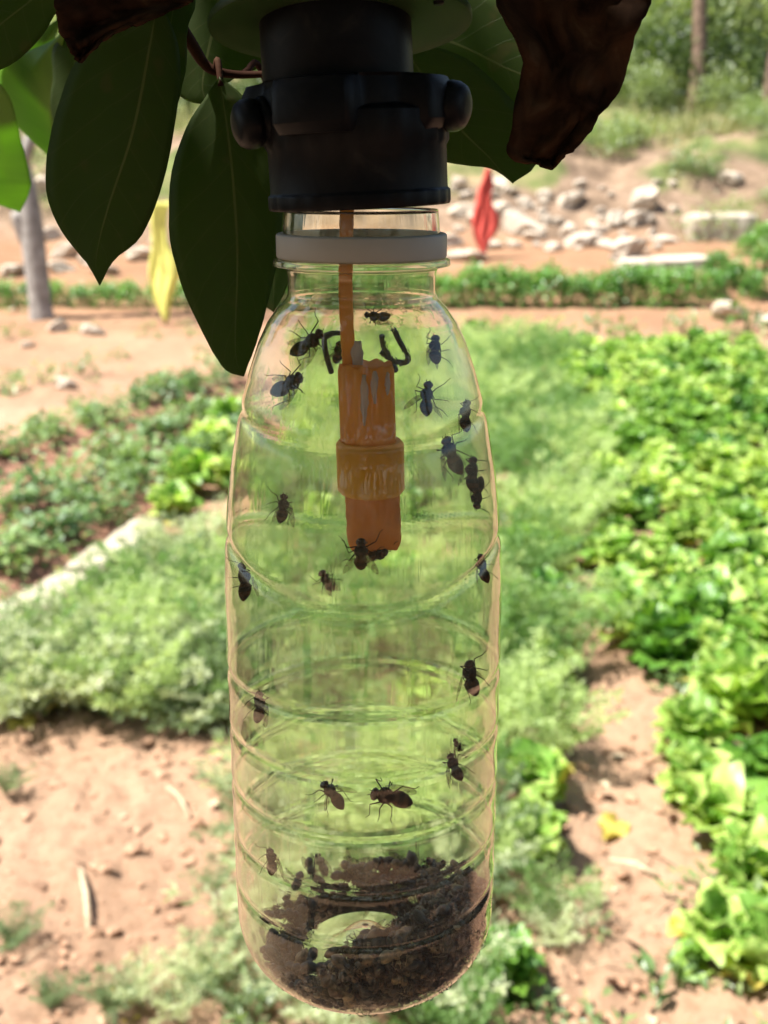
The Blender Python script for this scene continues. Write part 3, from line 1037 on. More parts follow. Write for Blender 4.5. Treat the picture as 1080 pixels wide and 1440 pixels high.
a, b = on_ground(966, 322), on_ground(1054, 318)
slab('stone_slab', a, b, 0.5, 0.42, 'long pale squared stone block lying on the bank at the right', M_STONE, 1, lift=.05)
a, b = on_ground(875, 386), on_ground(990, 376)
slab('stone_slab', a, b, 0.45, 0.25, 'low pale stone ledge at the right end of the sandy terrace', M_STONE, 2)
for i, (q0, q1) in enumerate((((-40, 925), (38, 888)), ((44, 885), (112, 842)), ((118, 838), (165, 802)), ((169, 799), (212, 762)))):
    a, b = on_ground(*q0), on_ground(*q1)
    a[2] = b[2] = (gz(a[0], a[1]) + gz(b[0], b[1])) / 2
    slab('edging_kerb', a, b, 0.145, 0.12, ['pale concrete kerb piece cut by the left edge', 'pale concrete kerb piece, second from the left edge',
         'pale concrete kerb piece, third from the left edge', 'farthest pale concrete kerb piece, below the lettuces'][i], M_EDGE, 20 + i, 'kerb', .02)
# dry stick and straw on the soil
a, b = on_ground(116, 1245), on_ground(126, 1325)
mb = MB(); mb.tube([a + [0, 0, .012], (a + b) / 2 + [.004, 0, .02], b + [0, 0, .012]], [.006, .007, .005], 7)
tag(mb.obj('stick', M_STICK), 'short pale stick lying on the bare soil left of the bottle', 'stick')
a, b = on_ground(236, 1125), on_ground(268, 1160)
mb = MB(); mb.tube([a + [0, 0, .012], (a + b) / 2 + [.004, 0, .02], b + [0, 0, .012]], [.005, .005, .003], 7)
tag(mb.obj('stick', M_STICK), 'thin straw-coloured stalk on the bare soil near the bottle', 'stick')
a, b = on_ground(860, 1195), on_ground(925, 1228)
mb = MB(); mb.tube([a + [0, 0, .012], (a + b) / 2 + [.004, 0, .02], b + [0, 0, .012]], [.006, .007, .004], 7)
tag(mb.obj('stick', M_STICK), 'pale stalk lying across the path beside the lettuce bed', 'stick')
a, b = on_ground(880, 1330), on_ground(920, 1360)
mb = MB(); mb.tube([a + [0, 0, .010], (a + b) / 2 + [.004, 0, .015], b + [0, 0, .01]], [.003, .003, .002], 6)
tag(mb.obj('twig', M_TWIG), 'dark twig lying on the path at the bottom right', 'twig')
for i, (px, py) in enumerate(((70, 1000), (115, 1008), (155, 1405), (850, 1165), (975, 905), (40, 1018))):
    p = on_ground(px, py)
    o = put('fallen_leaf', LETT_ME['y'][i % 5], p + np.array([0, 0, .012]), (R(8), R(6), i * 1.9), .09)
    tag(o, 'yellowed leaf lying on the ground ' + ['under the feathery patch', 'under the feathery patch beside its twin', 'at the bottom left', 'on the path', 'under the lettuces by the path', 'at the left edge'][i], 'leaf')


# ------------------------------------------------------------------ marker flags: cloth draped on a stake
def flag(px, pyt, pyb, mat, label, wtop, wbot, seed, shift):
    rg2 = np.random.default_rng(seed)
    p = on_ground(px, pyb)
    d = p[1] * CP + (CAM_Z - p[2]) * SP
    H = (pyb - pyt) / FPX * d * 1.03
    e = empty('marker_flag', p)
    mb = MB(); mb.tube([p + [0, 0, -.1], p + [0, 0, H * .99]], [.011, .008], 8)
    mb.obj('stake', M_STICK, e)
    nu, nv = 26, 22
    v = []
    for i in range(nu):
        t = i / (nu - 1)
        hw = np.interp(t, [0, .25, .6, .85, 1], [wtop, .55 * wbot, wbot, wbot * .6, wbot * .12]) / FPX * d / 2
        cx = shift / FPX * d * math.sin(t * 2.6)
        for j in range(nv):
            s = -1 + 2 * j / (nv - 1)
            hw *= 1 + .04 * math.sin(11 * t + s * 2 + seed) + .03 * math.sin(23 * t + 4 * s)
            fold = math.cos(s * 9 + 5 * t + seed) * (.026 if seed == 1 else .010) * min(1, 2 * t + .2) + .02 * math.sin(5 * t + s * 3)
            v.append(p + np.array([cx + s * hw, -0.03 - .05 * (1 - s * s) + fold, H * (1.0 - t * .97)]))
    f = [(i * nv + j, i * nv + j + 1, (i + 1) * nv + j + 1, (i + 1) * nv + j) for i in range(nu - 1) for j in range(nv - 1)]
    o = mk('cloth', v, f, mat, e)
    so = o.modifiers.new('thick', 'SOLIDIFY'); so.thickness = .003
    tag(e, label, 'flag')


flag(683, 248, 366, M_RED, 'narrow red cloth flag on a stake in front of the rubble heap', 5, 36, 1, -4)
flag(233, 296, 458, M_YEL, 'yellow cloth flag on a stake seen between two hanging leaves', 26, 42, 2, 2)


# ------------------------------------------------------------------ trees at the back
def leaf_crown(name, centre, rx, rz, n, L, Wd, mat, seed, parent, clumps=16, mb=None):
    rg2 = np.random.default_rng(seed)
    own = mb is None
    mb = mb or MB()
    cs_ = [np.array(centre) + rdir(rg2, -1) * np.array([rx, rx, rz]) * rg2.uniform(.3, .95) for _ in range(clumps)]
    for i in range(n):
        c = cs_[rg2.integers(clumps)] + rg2.normal(size=3) * rx * .2
        s = rg2.uniform(.6, 1.3)
        leaf_quads(mb, c, rg2.normal(size=3) + np.array([0, 0, -.2]), rdir(rg2), L * s, Wd * s)
    return mb.obj(name, mat, parent) if own else None


def tree(px, Y, h, r0, label, crown_z, crown_r, mat, bark, seed, n=900, L=.22, lean=0.0, name='pine_tree', forks=4):
    x = (px - 540) / FPX * (Y * CP + 0.1)
    z = gz(x, Y)
    rg2 = np.random.default_rng(seed)
    e = empty(name, (x, Y, z))
    mb = MB()
    pts = [np.array([x + lean * t * h + .05 * rg2.normal() * (t > 0), Y + .05 * rg2.normal() * (t > 0), z - .1 + t * h]) for t in np.linspace(0, 1, 8)]
    mb.tube(spline(pts, 18), np.linspace(r0, r0 * .35, 18), 10)
    for k in range(forks):
        t = rg2.uniform(.5, .95); b = pts[int(t * 7)]
        a = rg2.random() * 6.28
        en = b + np.array([math.cos(a), math.sin(a), .5]) * crown_r * .7
        mb.tube([b, (b + en) / 2 + [0, 0, .1], en], [r0 * .4, r0 * .25, r0 * .1], 6)
    mb.obj('trunk', bark, e)
    leaf_crown('crown', (x + lean * h, Y, z + crown_z), crown_r, (h - crown_z) * .75, n, L, L * .4, mat, seed + 1, e)
    return tag(e, label, 'tree')


tree(965, 24, 9, .17, 'dark slim trunk tree, left of the two on the bank top at right', 6.0, 2.2, M_SHRUB, M_PBARK, 11, 2600)
tree(1068, 23, 9, .14, 'reddish slim trunk tree at the right edge on the bank top', 6.0, 2.0, M_SHRUB, M_PBARK, 12, 2600, lean=.02)
tree(905, 33, 9, .16, 'pale leafy tree deep behind the brush at the upper right', 3.6, 2.6, M_SHRUBL, M_PBARK, 13, 4200)
tree(1010, 36, 9, .16, 'pale leafy tree behind and between the two slim trunks', 3.6, 2.8, M_SHRUBL, M_PBARK, 14, 4200)
tree(1120, 35, 9, .16, 'pale leafy tree beyond the right edge trunk', 3.6, 2.8, M_SHRUBL, M_PBARK, 15, 3600)
tree(800, 32, 9, .16, 'tree behind the dried brown leaf on the bank top', 3.6, 2.6, M_SHRUBL, M_PBARK, 16, 2600)
for i, (px, Y) in enumerate(((650, 31), (520, 33), (380, 30), (240, 32), (120, 30), (10, 31))):
    tree(px, Y, 8.5, .16, ['tree', 'tree', 'tree', 'tree', 'tree', 'tree'][i] + ' on the far slope ' + ['right behind the black cap', 'straight behind the black cap', 'behind the hanging leaves nearest the cap',
         'behind the large dark leaf', 'above the grey trunk', 'at the far left edge'][i], 3.4, 2.6, M_SHRUB if i % 2 else M_SHRUBL, M_PBARK, 30 + i, 1800)
for i, (px, Y, s, pale) in enumerate(((850, 23.5, .8, 1), (890, 24.5, 1.0, 0), (930, 25.5, 1.2, 0), (985, 24.8, 1.0, 0), (1020, 25.5, 1.15, 0), (1052, 24.2, .9, 1), (1095, 25.5, 1.1, 0), (905, 22.6, .55, 1),
                                      (1005, 22.8, .6, 1), (870, 27, 1.5, 1), (960, 28, 1.7, 0), (1045, 28, 1.7, 1), (1100, 29, 1.8, 0), (920, 30, 2.0, 1), (1000, 31, 2.1, 1),
                                      (700, 26, 1.5, 0), (560, 27, 1.5, 1), (400, 26, 1.5, 0), (270, 27, 1.4, 1), (150, 25, 1.3, 0), (60, 25, 1.4, 1), (-20, 26, 1.4, 0))):
    x = (px - 540) / FPX * Y * .96
    o = put('shrub', (SHRUBL if pale else SHRUB)[i % 3], (x, Y, gz(x, Y) - .1), (0, 0, i * 1.3), s)
    tag(o, ('pale ' if pale else 'dark olive ') + 'shrub on the bank top ' + ('at upper right among the slim trunks' if px > 830 else 'mostly hidden by the leaves and cap'), 'shrub', 'brush on the bank top')

# grey forked trunk on the left
e = empty('grey_tree', on_ground(58, 450))
c0 = np.array(e.location)
Yt = c0[1]
mb = MB()
main = [W(60, 462, Yt), W(56, 420, Yt), W(50, 370, Yt), W(43, 310, Yt), W(36, 260, Yt), W(22, 205, Yt), W(4, 160, Yt), W(-25, 90, Yt), W(-50, 10, Yt), W(-60, -120, Yt)]
mb.tube(spline(main, 30), np.interp(np.linspace(0, 1, 30), [0, .1, .33, .5, 1], [.135, .115, .12, .085, .05]), 12)
mb.tube(spline([W(40, 340, Yt), W(30, 318, Yt - .02), W(23, 298, Yt - .05)], 8), [.085, .085, .08, .08, .078, .074, .068, .055], 10)
mb.tube(spline([W(30, 235, Yt), W(52, 170, Yt), W(90, 60, Yt + .2), W(110, -60, Yt + .3)], 10), np.linspace(.07, .03, 10), 8)
mb.obj('trunk', M_BARK, e)
leaf_crown('crown', W(20, -110, Yt), 1.3, .9, 1500, .12, .05, M_WEED, 91, e)
tag(e, 'forked grey tree trunk standing at the left edge', 'tree')

# ------------------------------------------------------------------ the fruit tree overhead: branch, big leaves, shading crown
tree_root = np.array([-1.05, -0.75, 0.0])
ft = empty('fruit_tree', tree_root)
tag(ft, 'shady fruit tree whose dark leaves hang around the bottle at the top', 'tree')
mb = MB()
mb.tube(spline([tree_root + [0, 0, -.1], tree_root + [.05, .02, .7], tree_root + [.02, .05, 1.4], tree_root + [.1, .1, 2.1], tree_root + [.2, .1, 2.8]], 24), np.linspace(.10, .05, 24), 12)
mb.obj('trunk', M_BARK, ft)
BR = spline([tree_root + [.05, .07, 1.55], (-0.55, -0.10, 1.78), (-0.16, 0.20, 1.66), (-0.03, 0.27, 1.60), (0.07, 0.29, 1.60), (0.22, 0.33, 1.66), (0.42, 0.42, 1.80)], 40)
mb = MB(); mb.tube(BR, np.linspace(.035, .006, 40), 10); mb.obj('branch', M_BARK, ft)
BR2 = spline([tree_root + [.08, .08, 2.0], (-0.5, -0.35, 2.25), (0.1, -0.1, 2.35), (0.5, 0.1, 2.4)], 24)
mb = MB(); mb.tube(BR2, np.linspace(.035, .008, 24), 8); mb.obj('branch', M_BARK, ft)


def hero_leaf(rows, Y, seed, mat=M_BIGLEAF, cup=.10, curl=.0, name='leaf', rough=0.0, stem=None, label=None, nu=30, nv=13, thick=.00035, Yt=None):
    """leaf from three edge lines (left, midrib, right) set at its own distance, cupped and thick"""
    rg2 = np.random.default_rng(seed)
    rows = [(r * 3 if len(r) == 2 else r) for r in rows]
    A = spline(np.array(rows, float), nu)
    v, uv = [], []
    ph = rg2.uniform(0, 6, 4)
    sc = Y / FPX
    for i in range(nu):
        t = i / (nu - 1)
        L, Mi, Rr = A[i, 0:2], A[i, 2:4], A[i, 4:6]
        wpx = np.linalg.norm(Rr - L)
        Yi = Y if Yt is None else Y + (Yt - Y) * t
        for j in range(nv):
            s = -1 + 2 * j / (nv - 1)
            p = Mi + (Rr - Mi) * s if s > 0 else Mi + (L - Mi) * (-s)
            ed = (5.0 if rough else 1.3) * abs(s) ** 6 * float(fbm(np.array(t * 26 + seed * 3.1), np.array(s * 2 + seed)  , 1.0, 3))
            p = p + np.array([1.0, .35]) * ed * (1 if s > 0 else -1) * min(1, 4 * t, 8 * (1 - t))
            dep = cup * wpx * sc * (abs(s) ** 1.4 - .4) + .02 * wpx * sc * math.sin(9 * t + ph[0] + 2 * s) * abs(s) + curl * t * t
            if rough:
                dep += rough * (float(fbm(np.array(s * 2.2 + ph[1]), np.array(t * 6 + ph[2]), 1.0, 4)))
            q = W(p[0], p[1], Yi + dep)
            v.append(q); uv.append((t, s))
    f = [(i * nv + j, i * nv + j + 1, (i + 1) * nv + j + 1, (i + 1) * nv + j) for i in range(nu - 1) for j in range(nv - 1)]
    o = mk(name, v, f, mat, ft, uv=uv)
    so = o.modifiers.new('thick', 'SOLIDIFY'); so.thickness = thick
    if label: o['label'] = label
    if stem is not None:
        mb = MB(); b = np.array(v[nv // 2 + nv])
        mb.tube(spline([b, (b + np.array(stem)) / 2 + [0, 0, .004], stem], 8), [.0008] * 7 + [.0012], 6)
        mb.obj('petiole', M_TWIG, o, world=False) if False else mk('petiole', np.array(mb.v) - tree_root, mb.f, M_TWIG, o, world=False)
    return o


TW = [W(190, -95, .27), W(235, 5, .285), W(270, 63, .29), W(286, 88, .292), W(303, 100, .292), W(335, 105, .294), (W(380, 104, .295))]
mb = MB()
mb.tube(spline([BR[24]] + TW, 40), np.linspace(.0020, .0008, 40), 8)
mb.obj('twig', M_TWIG, ft)

hero_leaf([(222, 2), (172, 28, 216, 38, 240, 34), (112, 80, 208, 85, 252, 74), (82, 150, 196, 150, 251, 135), (67, 218, 182, 205, 243, 190), (66, 270, 165, 255, 234, 240),
           (83, 318, 150, 300, 217, 294), (108, 352, 140, 338, 195, 336), (126, 374, 135, 372, 160, 366), (141, 401)], .272, 1, stem=W(236, -10, .28), label='largest dark leaf with a curved pointed tip', cup=.08)
hero_leaf([(309, 108), (287, 140, 315, 148, 342, 135), (263, 178, 321, 190, 372, 180), (243, 235, 327, 240, 392, 240), (238, 292, 331, 290, 396, 300), (241, 346, 334, 340, 392, 355),
           (257, 405, 334, 390, 382, 405), (279, 455, 332, 440, 370, 450), (301, 497, 331, 485, 360, 485), (319, 521, 334, 512, 351, 508), (343, 529)], .288, 2, stem=W(303, 99, .292), cup=.06, label='dark leaf with a pale midrib beside the bottle shoulder')
hero_leaf([(374, 108), (352, 170, 384, 170, 422, 160), (350, 250, 388, 250, 430, 250), (353, 330, 388, 320, 424, 320), (356, 385, 386, 380, 414, 375), (368, 424, 385, 414, 402, 408), (385, 439)], .305, 3, stem=W(345, 104, .296), cup=.05)
hero_leaf([(560, 55), (540, 130, 590, 100, 640, 75), (570, 190, 620, 145, 690, 110), (610, 222, 650, 185, 735, 160), (655, 232, 684, 218, 762, 205), (692, 236, 704, 240, 750, 236), (722, 257)], .305, 4, stem=W(560, -40, .30), cup=.05)
hero_leaf([(550, 15), (575, 80, 600, 45, 640, -15), (640, 130, 660, 70, 690, -5), (700, 170, 710, 95, 733, 45), (760, 170, 760, 115, 775, 80), (800, 140)], .325, 5, stem=W(545, -60, .32), cup=.06)
hero_leaf([(150, -95), (70, -85, 95, -45, 112, -5), (20, -50, 45, 0, 84, 12), (-30, -5, -5, 40, 50, 62), (-70, 60, -50, 85, 0, 98), (-90, 120)], .29, 6, stem=W(180, -100, .28), cup=.08)
hero_leaf([(250, -60), (215, -10, 248, -10, 275, -5), (212, 40, 240, 40, 264, 40), (215, 95, 240, 95, 262, 90), (228, 140, 242, 135, 255, 125), (248, 152)], .283, 7, stem=W(250, -90, .28), cup=.1)
hero_leaf([(330, -60), (255, -20, 310, -10, 400, -10), (235, 40, 300, 40, 400, 40), (235, 90, 290, 85, 380, 85), (248, 128, 285, 118, 345, 104), (268, 143, 288, 136, 316, 118), (300, 147)], .315, 8, cup=.06)
hero_leaf([(95, 40), (70, 60, 62, 75, 78, 100), (10, 85, 40, 115, 75, 150), (0, 120, 35, 150, 78, 185), (20, 170, 50, 190, 78, 205), (72, 222)], .37, 9, M_SUNLEAF, cup=.1, Yt=.50, stem=W(130, -20, .36), label='green leaf with sun shining through, at the left edge')
hero_leaf([(-40, 80), (-60, 130, -20, 140, 10, 130), (-50, 190, 0, 200, 28, 190), (-40, 250, 8, 240, 42, 245), (-20, 278, 18, 270, 42, 268), (28, 298)], .37, 10, M_SUNLEAF, cup=.1, Yt=.53, stem=W(-60, -20, .36))
hero_leaf([(92, 20), (55, 45, 65, 55, 78, 48), (30, 72, 52, 76, 72, 66), (22, 88, 40, 86, 62, 80), (24, 95)], .40, 11, M_SUNLEAF, cup=.1, Yt=.50, stem=W(120, -30, .39), label='small bright yellow-green sunlit leaf at the upper left')
hero_leaf([(150, 30), (80, 60, 110, 75, 150, 75), (75, 110, 100, 120, 130, 120), (72, 150, 90, 155, 115, 150), (80, 185)], .38, 12, cup=.12, stem=W(170, -40, .36))
hero_leaf([(480, -100), (420, -80, 470, -60, 540, -60), (380, -40, 440, -20, 540, -10), (300, 10, 380, 20, 470, 40), (260, 20, 320, 40, 360, 70), (262, 60)], .335, 13, cup=.06, stem=W(500, -130, .33))
hero_leaf([(790, -150), (690, -70, 790, -70, 930, -70), (692, -20, 795, -20, 922, -15), (708, 30, 800, 25, 906, 20), (734, 80, 805, 80, 888, 68), (728, 130, 800, 130, 868, 126), (717, 188, 790, 180, 836, 172),
           (716, 220, 768, 215, 806, 208), (745, 229, 768, 230, 790, 222), (776, 237)], .262, 20, M_DRY, -.16, 0, 'dry_leaf', .007, W(790, -190, .28), 'large dried brown curled leaf right of the cap', 60, 31, .0004)
hero_leaf([(180, -120), (80, -60, 175, -60, 275, -60), (77, -10, 172, -15, 276, -8), (80, 25, 160, 15, 262, 8), (92, 58, 145, 38, 220, 25), (100, 76, 125, 62, 158, 50), (113, 87)], .26, 21, M_DRY, -.14, 0, 'dry_leaf', .006,
          W(190, -160, .27), 'dried brown leaf edge at the top left', 48, 25, .0004)

# the crown overhead that shades the bottle, open where sun reaches the leaves at the left
mb = MB()
SUNV = np.array(SUN_TO)
GAPS = [W(52, 72, .46), W(8, 225, .48), W(45, 170, .46)]
rg3 = np.random.default_rng(404)
for i in range(20500):
    if i < 12500:
        c = np.array([rg3.uniform(-2.4, 1.7), rg3.uniform(-1.9, .56), rg3.uniform(1.68, 3.1)])
        if np.linalg.norm((c - np.array([-.4, -.6, 2.3])) / np.array([2.0, 1.15, .85])) > 1.05: continue
    else:                                            # unseen skirt added behind the viewer to block sky light
        c = np.array([rg3.uniform(-2.2, 2.1), rg3.uniform(-1.75, -.3), rg3.uniform(.9, 2.6)])
        if np.linalg.norm((c - np.array([-.05, -1.05, 1.75])) / np.array([2.1, .72, .9])) > 1: continue
    if vnoise(np.array(c[0] * 3 + c[2] * 2), np.array(c[1] * 3)) < -.25: continue
    if any(np.linalg.norm(np.cross(c - g_, SUNV)) < .075 for g_ in GAPS): continue
    s = rg3.uniform(.7, 1.3)
    leaf_quads(mb, c, rg3.normal(size=3) * [1, 1, .5] + [0, 0, -.35], (rg3.normal() * .4, rg3.normal() * .4, 1), .10 * s, .048 * s)
o = mb.obj('crown', M_CROWN, ft); o['kind'] = 'stuff'

# ------------------------------------------------------------------ the fly trap
YB = 0.2545
XB = (511 - 540) / FPX * 0.2690


def zrow(py, Y=YB):
    d = ray(540, py)
    return CAM_Z + d[2] / d[1] * Y


def rrow(py, hw):
    d = ray(540, py)
    dep = YB / d[1]
    k = hw / FPX * dep
    return k / math.sqrt(1 + k * k / (YB * YB)) * .995


prof_rows = [(294, 109), (318, 111), (352, 112), (362, 114), (364, 125), (372, 126), (376, 108), (386, 104.5), (412, 104.5), (420, 108), (432, 120), (452, 134), (480, 147), (520, 160), (560, 171),
             (600, 179), (650, 187), (700, 192), (760, 195.5), (820, 196.5)]
pz = np.array([zrow(a) for a, b in prof_rows]); pr = np.array([rrow(a, b) for a, b in prof_rows])
RB = float(pr[-1])
ZTOP = float(pz[0])
ZBOT = CAM_Z - 0.1996
RINGS = [ZBOT + q for q in (0.0285, 0.0425, 0.0565, 0.0712, 0.0862)]


def bottle_r(z, th):
    """outer radius at height z and angle th"""
    z = np.asarray(z, float); th = np.asarray(th, float)
    r = np.interp(z, pz[::-1], pr[::-1])
    r = np.where(z < pz[-1], RB, r)
    for zr in RINGS:
        r = r - .0008 * np.exp(-((z - zr) / .0013) ** 2) + .0003 * np.exp(-((z - zr) / .0045) ** 2)
    for z0, A, dep in ((CAM_Z - .0850, .0045, .0010), (CAM_Z - .0535, .0020, .0005)):
        zw = z0 - A * np.cos(2 * (th + math.pi / 2))
        r = r - dep * np.exp(-((z - zw) / .0014) ** 2)
    return r


NZ, NT = 300, 144
CR = 0.0185                                  # rounded heel
zs_body = np.concatenate([np.interp(np.linspace(0, 1, 60), np.linspace(0, 1, len(pz[:12])), pz[:12]), np.linspace(pz[11], ZBOT + CR, 230)[1:]])
th = np.linspace(0, 2 * math.pi, NT, endpoint=False)


def shell(off):
    rows = []
    for z in zs_body:
        rows.append((np.full(NT, z), bottle_r(z, th) - off))
    for a in np.linspace(0, math.pi / 2, 16)[1:]:      # heel
        rows.append((np.full(NT, ZBOT + CR - (CR - off) * math.sin(a)), np.full(NT, RB - CR + (CR - off) * math.cos(a))))
    r0 = RB - CR
    for t in np.linspace(0, 1, 14)[1:]:                # pushed-up base
        r = r0 * (1 - t)
        rows.append((np.full(NT, ZBOT + off + .0100 * (.5 - .5 * math.cos(math.pi * min(t / .92, 1)))), np.full(NT, max(r, 1e-5))))
    return rows


def rows_to_mesh(rows):
    v = []
    for z, r in rows:
        v.append(np.stack([XB + r * np.cos(th), YB + r * np.sin(th), z], -1))
    v = np.concatenate(v)
    n = len(rows)
    f = []
    for i in range(n - 1):
        for k in range(NT):
            k2 = (k + 1) % NT
            f.append((i * NT + k, (i + 1) * NT + k, (i + 1) * NT + k2, i * NT + k2))
    return v, f


outer = shell(0.0); inner = shell(0.00020)
trap = empty('fly_trap', (XB, YB, ZBOT))
tag(trap, 'clear plastic bottle fly trap with black cap hanging among dark leaves', 'fly trap')
v, f = rows_to_mesh(outer + inner[::-1])
n_all = len(outer) + len(inner)
for k in range(NT):                                   # close the rim
    k2 = (k + 1) % NT
    f.append((k2, (n_all - 1) * NT + k2, (n_all - 1) * NT + k, k)[::-1])
bottle = mk('bottle', v, f, M_PET, trap)
bottle['label'] = 'clear ribbed plastic bottle body'


def lathe(name, prof, mat, parent, n=72, ax=(XB, YB), closed=True, tilt=None, pivot=None, rmod=None, smooth=True):
    v, f = [], []
    for i, (r, z) in enumerate(prof):
        for k in range(n):
            a = 2 * math.pi * k / n
            rr = r if rmod is None else rmod(r, z, a)
            v.append((ax[0] + rr * math.cos(a), ax[1] + rr * math.sin(a), z))
    m = len(prof)
    rng = range(m) if closed else range(m - 1)
    for i in rng:
        i2 = (i + 1) % m
        for k in range(n):
            k2 = (k + 1) % n
            f.append((i * n + k, i * n + k2, i2 * n + k2, i2 * n + k))
    v = np.array(v)
    if tilt is not None:
        Rm = np.array(tilt); pv = np.array(pivot)
        v = (v - pv) @ Rm.T + pv
    o = mk(name, v, f, mat, parent, smooth)
    if smooth:
        bv = o.modifiers.new('soft', 'BEVEL'); bv.width = .0004; bv.segments = 2; bv.limit_method = 'ANGLE'; bv.angle_limit = R(35)
        es = o.modifiers.new('split', 'EDGE_SPLIT'); es.split_angle = R(50)
    return o


# white tamper band above the collar
zb1, zb0 = zrow(327), zrow(362)
rb = rrow(340, 121)
lathe('tamper_band', [(rb - .0012, zb0), (rb - .0001, zb0), (rb, zb0 + .0005), (rb, zb1 - .0005), (rb - .0003, zb1), (rb - .0012, zb1)], M_BAND, trap)

# cap: skirt, lobed collar with two side ports, barrel, cover disc; tilted a little to the right
TILT = Matrix.Rotation(R(-2.6), 3, 'Y')              # right side higher
PV = (XB, YB, zrow(292))
z292 = zrow(292)
rs = rrow(240, 130)
cap_x = XB + (507 - 509) / FPX * .245


def groove(r, z, a):
    return r - (.00035 if math.cos(a * 26) > .55 and r > rs * .97 else 0)


zs0, zs1 = zrow(291), zrow(188)
cap = lathe('cap', [(rs - .0018, zs0), (rs - .0002, zs0), (rs, zs0 + .0008), (rs, zs0 + .0030), (rs - .0006, zs0 + .0034), (rs - .0006, zs1 - .003), (rs, zs1 - .002), (rs, zs1 + .004), (rs - .004, zs1 + .006), (rs * .5, zs1 + .006), (rs * .5, zs1 + .003), (rs - .0018, zs1 + .003)],
            M_BLACK, trap, 104, (cap_x, YB), tilt=TILT, pivot=PV, rmod=groove)
cap['label'] = 'black screw cap skirt'
# lobed collar
zc = zrow(152); rc = rrow(152, 150)


def lobes(r, z, a):
    if r < rs * .98: return r
    w = .5 + .5 * math.cos(4 * (a - R(-20)))
    return r * (.80 + .20 * sstep(.15, .6, w))


def collar_z(a):
    return .0012 * math.cos(4 * (a - R(-20)))


hc = .0052
pro = [(rs * .55, zc - hc * .6), (rs * .9, zc - hc), (rc * .93, zc - hc), (rc, zc - hc * .6), (rc, zc + hc * .6), (rc * .95, zc + hc), (rs * .9, zc + hc * 1.1), (rs * .55, zc + hc * 1.1)]
col = lathe('collar', pro, M_BLACK, trap, 120, (XB + (497 - 509) / FPX * .24, YB), tilt=TILT, pivot=PV, rmod=lobes)
col['label'] = 'black lobed collar of the cap'


def port(cx, cy, ang, label, drop):
    """short rounded lug sticking out of the collar"""
    c = W(cx, cy, YB - .004)
    d = np.array([math.cos(ang), -.42, drop]); d /= np.linalg.norm(d)
    mb = MB()
    up = np.array([0, 0, 1.0]); s = np.cross(d, up); s /= np.linalg.norm(s); u = np.cross(s, d)
    n = 24
    prof = [(-.012, .0058), (-.004, .0060), (.0, .0060), (.0006, .0056), (.0012, .0056), (.0018, .0060), (.0038, .0058), (.0050, .0050), (.0057, .0036), (.0059, .0015)]
    vv, ff = [], []
    for q, r in prof:
        for k in range(n):
            a = 2 * math.pi * k / n
            vv.append(c + d * q + (s * math.cos(a) + u * math.sin(a) * .86) * r)
    for i in range(len(prof) - 1):
        for k in range(n):
            k2 = (k + 1) % n
            ff.append((i * n + k, i * n + k2, (i + 1) * n + k2, (i + 1) * n + k))
    ff.append(tuple((len(prof) - 1) * n + k for k in range(n)))
    mb.add(vv, ff)
    o = mb.obj('side_lug', M_BLACK, trap)
    bv = o.modifiers.new('soft', 'BEVEL'); bv.width = .0005; bv.segments = 2; bv.limit_method = 'ANGLE'
    o['label'] = label
    return o


port(368, 172, math.pi, 'left rounded lug of the black cap', -.16)
port(620, 148, 0, 'right rounded lug of the black cap', -.10)
# barrel
rbar = rrow(60, 108)
zb_0, zb_1 = zrow(150), zrow(-40)
bx = XB + (480 - 510) / FPX * .238
lathe('cap_barrel', [(.002, zb_0), (rbar, zb_0), (rbar * .995, (zb_0 + zb_1) / 2), (rbar * .985, zb_1), (.002, zb_1)], M_BLACK, trap, 64, (bx, YB), closed=False, tilt=TILT, pivot=(bx, YB, zb_0))
# cover disc, underside seen
DT = Matrix.Rotation(R(-2.4), 3, 'Y') @ Matrix.Rotation(R(-10), 3, 'X')
zd = zrow(34); rd = .0272
dx = XB + (482 - 510) / FPX * .236
dv = lathe('cover_disc', [(.0, zd), (rd * .9, zd), (rd * .985, zd - .0006), (rd, zd - .0008), (rd, zd + .0010), (rd * .985, zd + .0012), (rd * .9, zd + .0013), (.0, zd + .0013)], M_DISC, trap, 80, (dx, YB), closed=False, tilt=DT, pivot=(dx, YB, zd))
dv['label'] = 'pale green round cover plate above the cap'
for k, (ux, uy) in enumerate(((.73, -.42), (-.62, .62))):
    dm = np.array(DT)
    c = np.array([dx, YB, zd]) + dm @ np.array([ux * rd, uy * rd, 0]); ax_ = dm @ np.array([0, 0, 1.0])
    mb = MB(); mb.tube([c - ax_ * .0005, c + ax_ * .0004], [.0010, .0012], 12)
    mb.obj('rivet', M_BLACK, trap)
mb = MB(); hk = [np.array([bx, YB, zb_1 - .002]), np.array([bx, YB, zb_1 + .05]), np.array([bx - .004, YB + .012, zb_1 + .09]), BR[25] + [0, 0, .02]]
mb.tube(spline(hk, 20), .0009, 8)
mb.obj('hanging_wire', M_WIRE, trap)

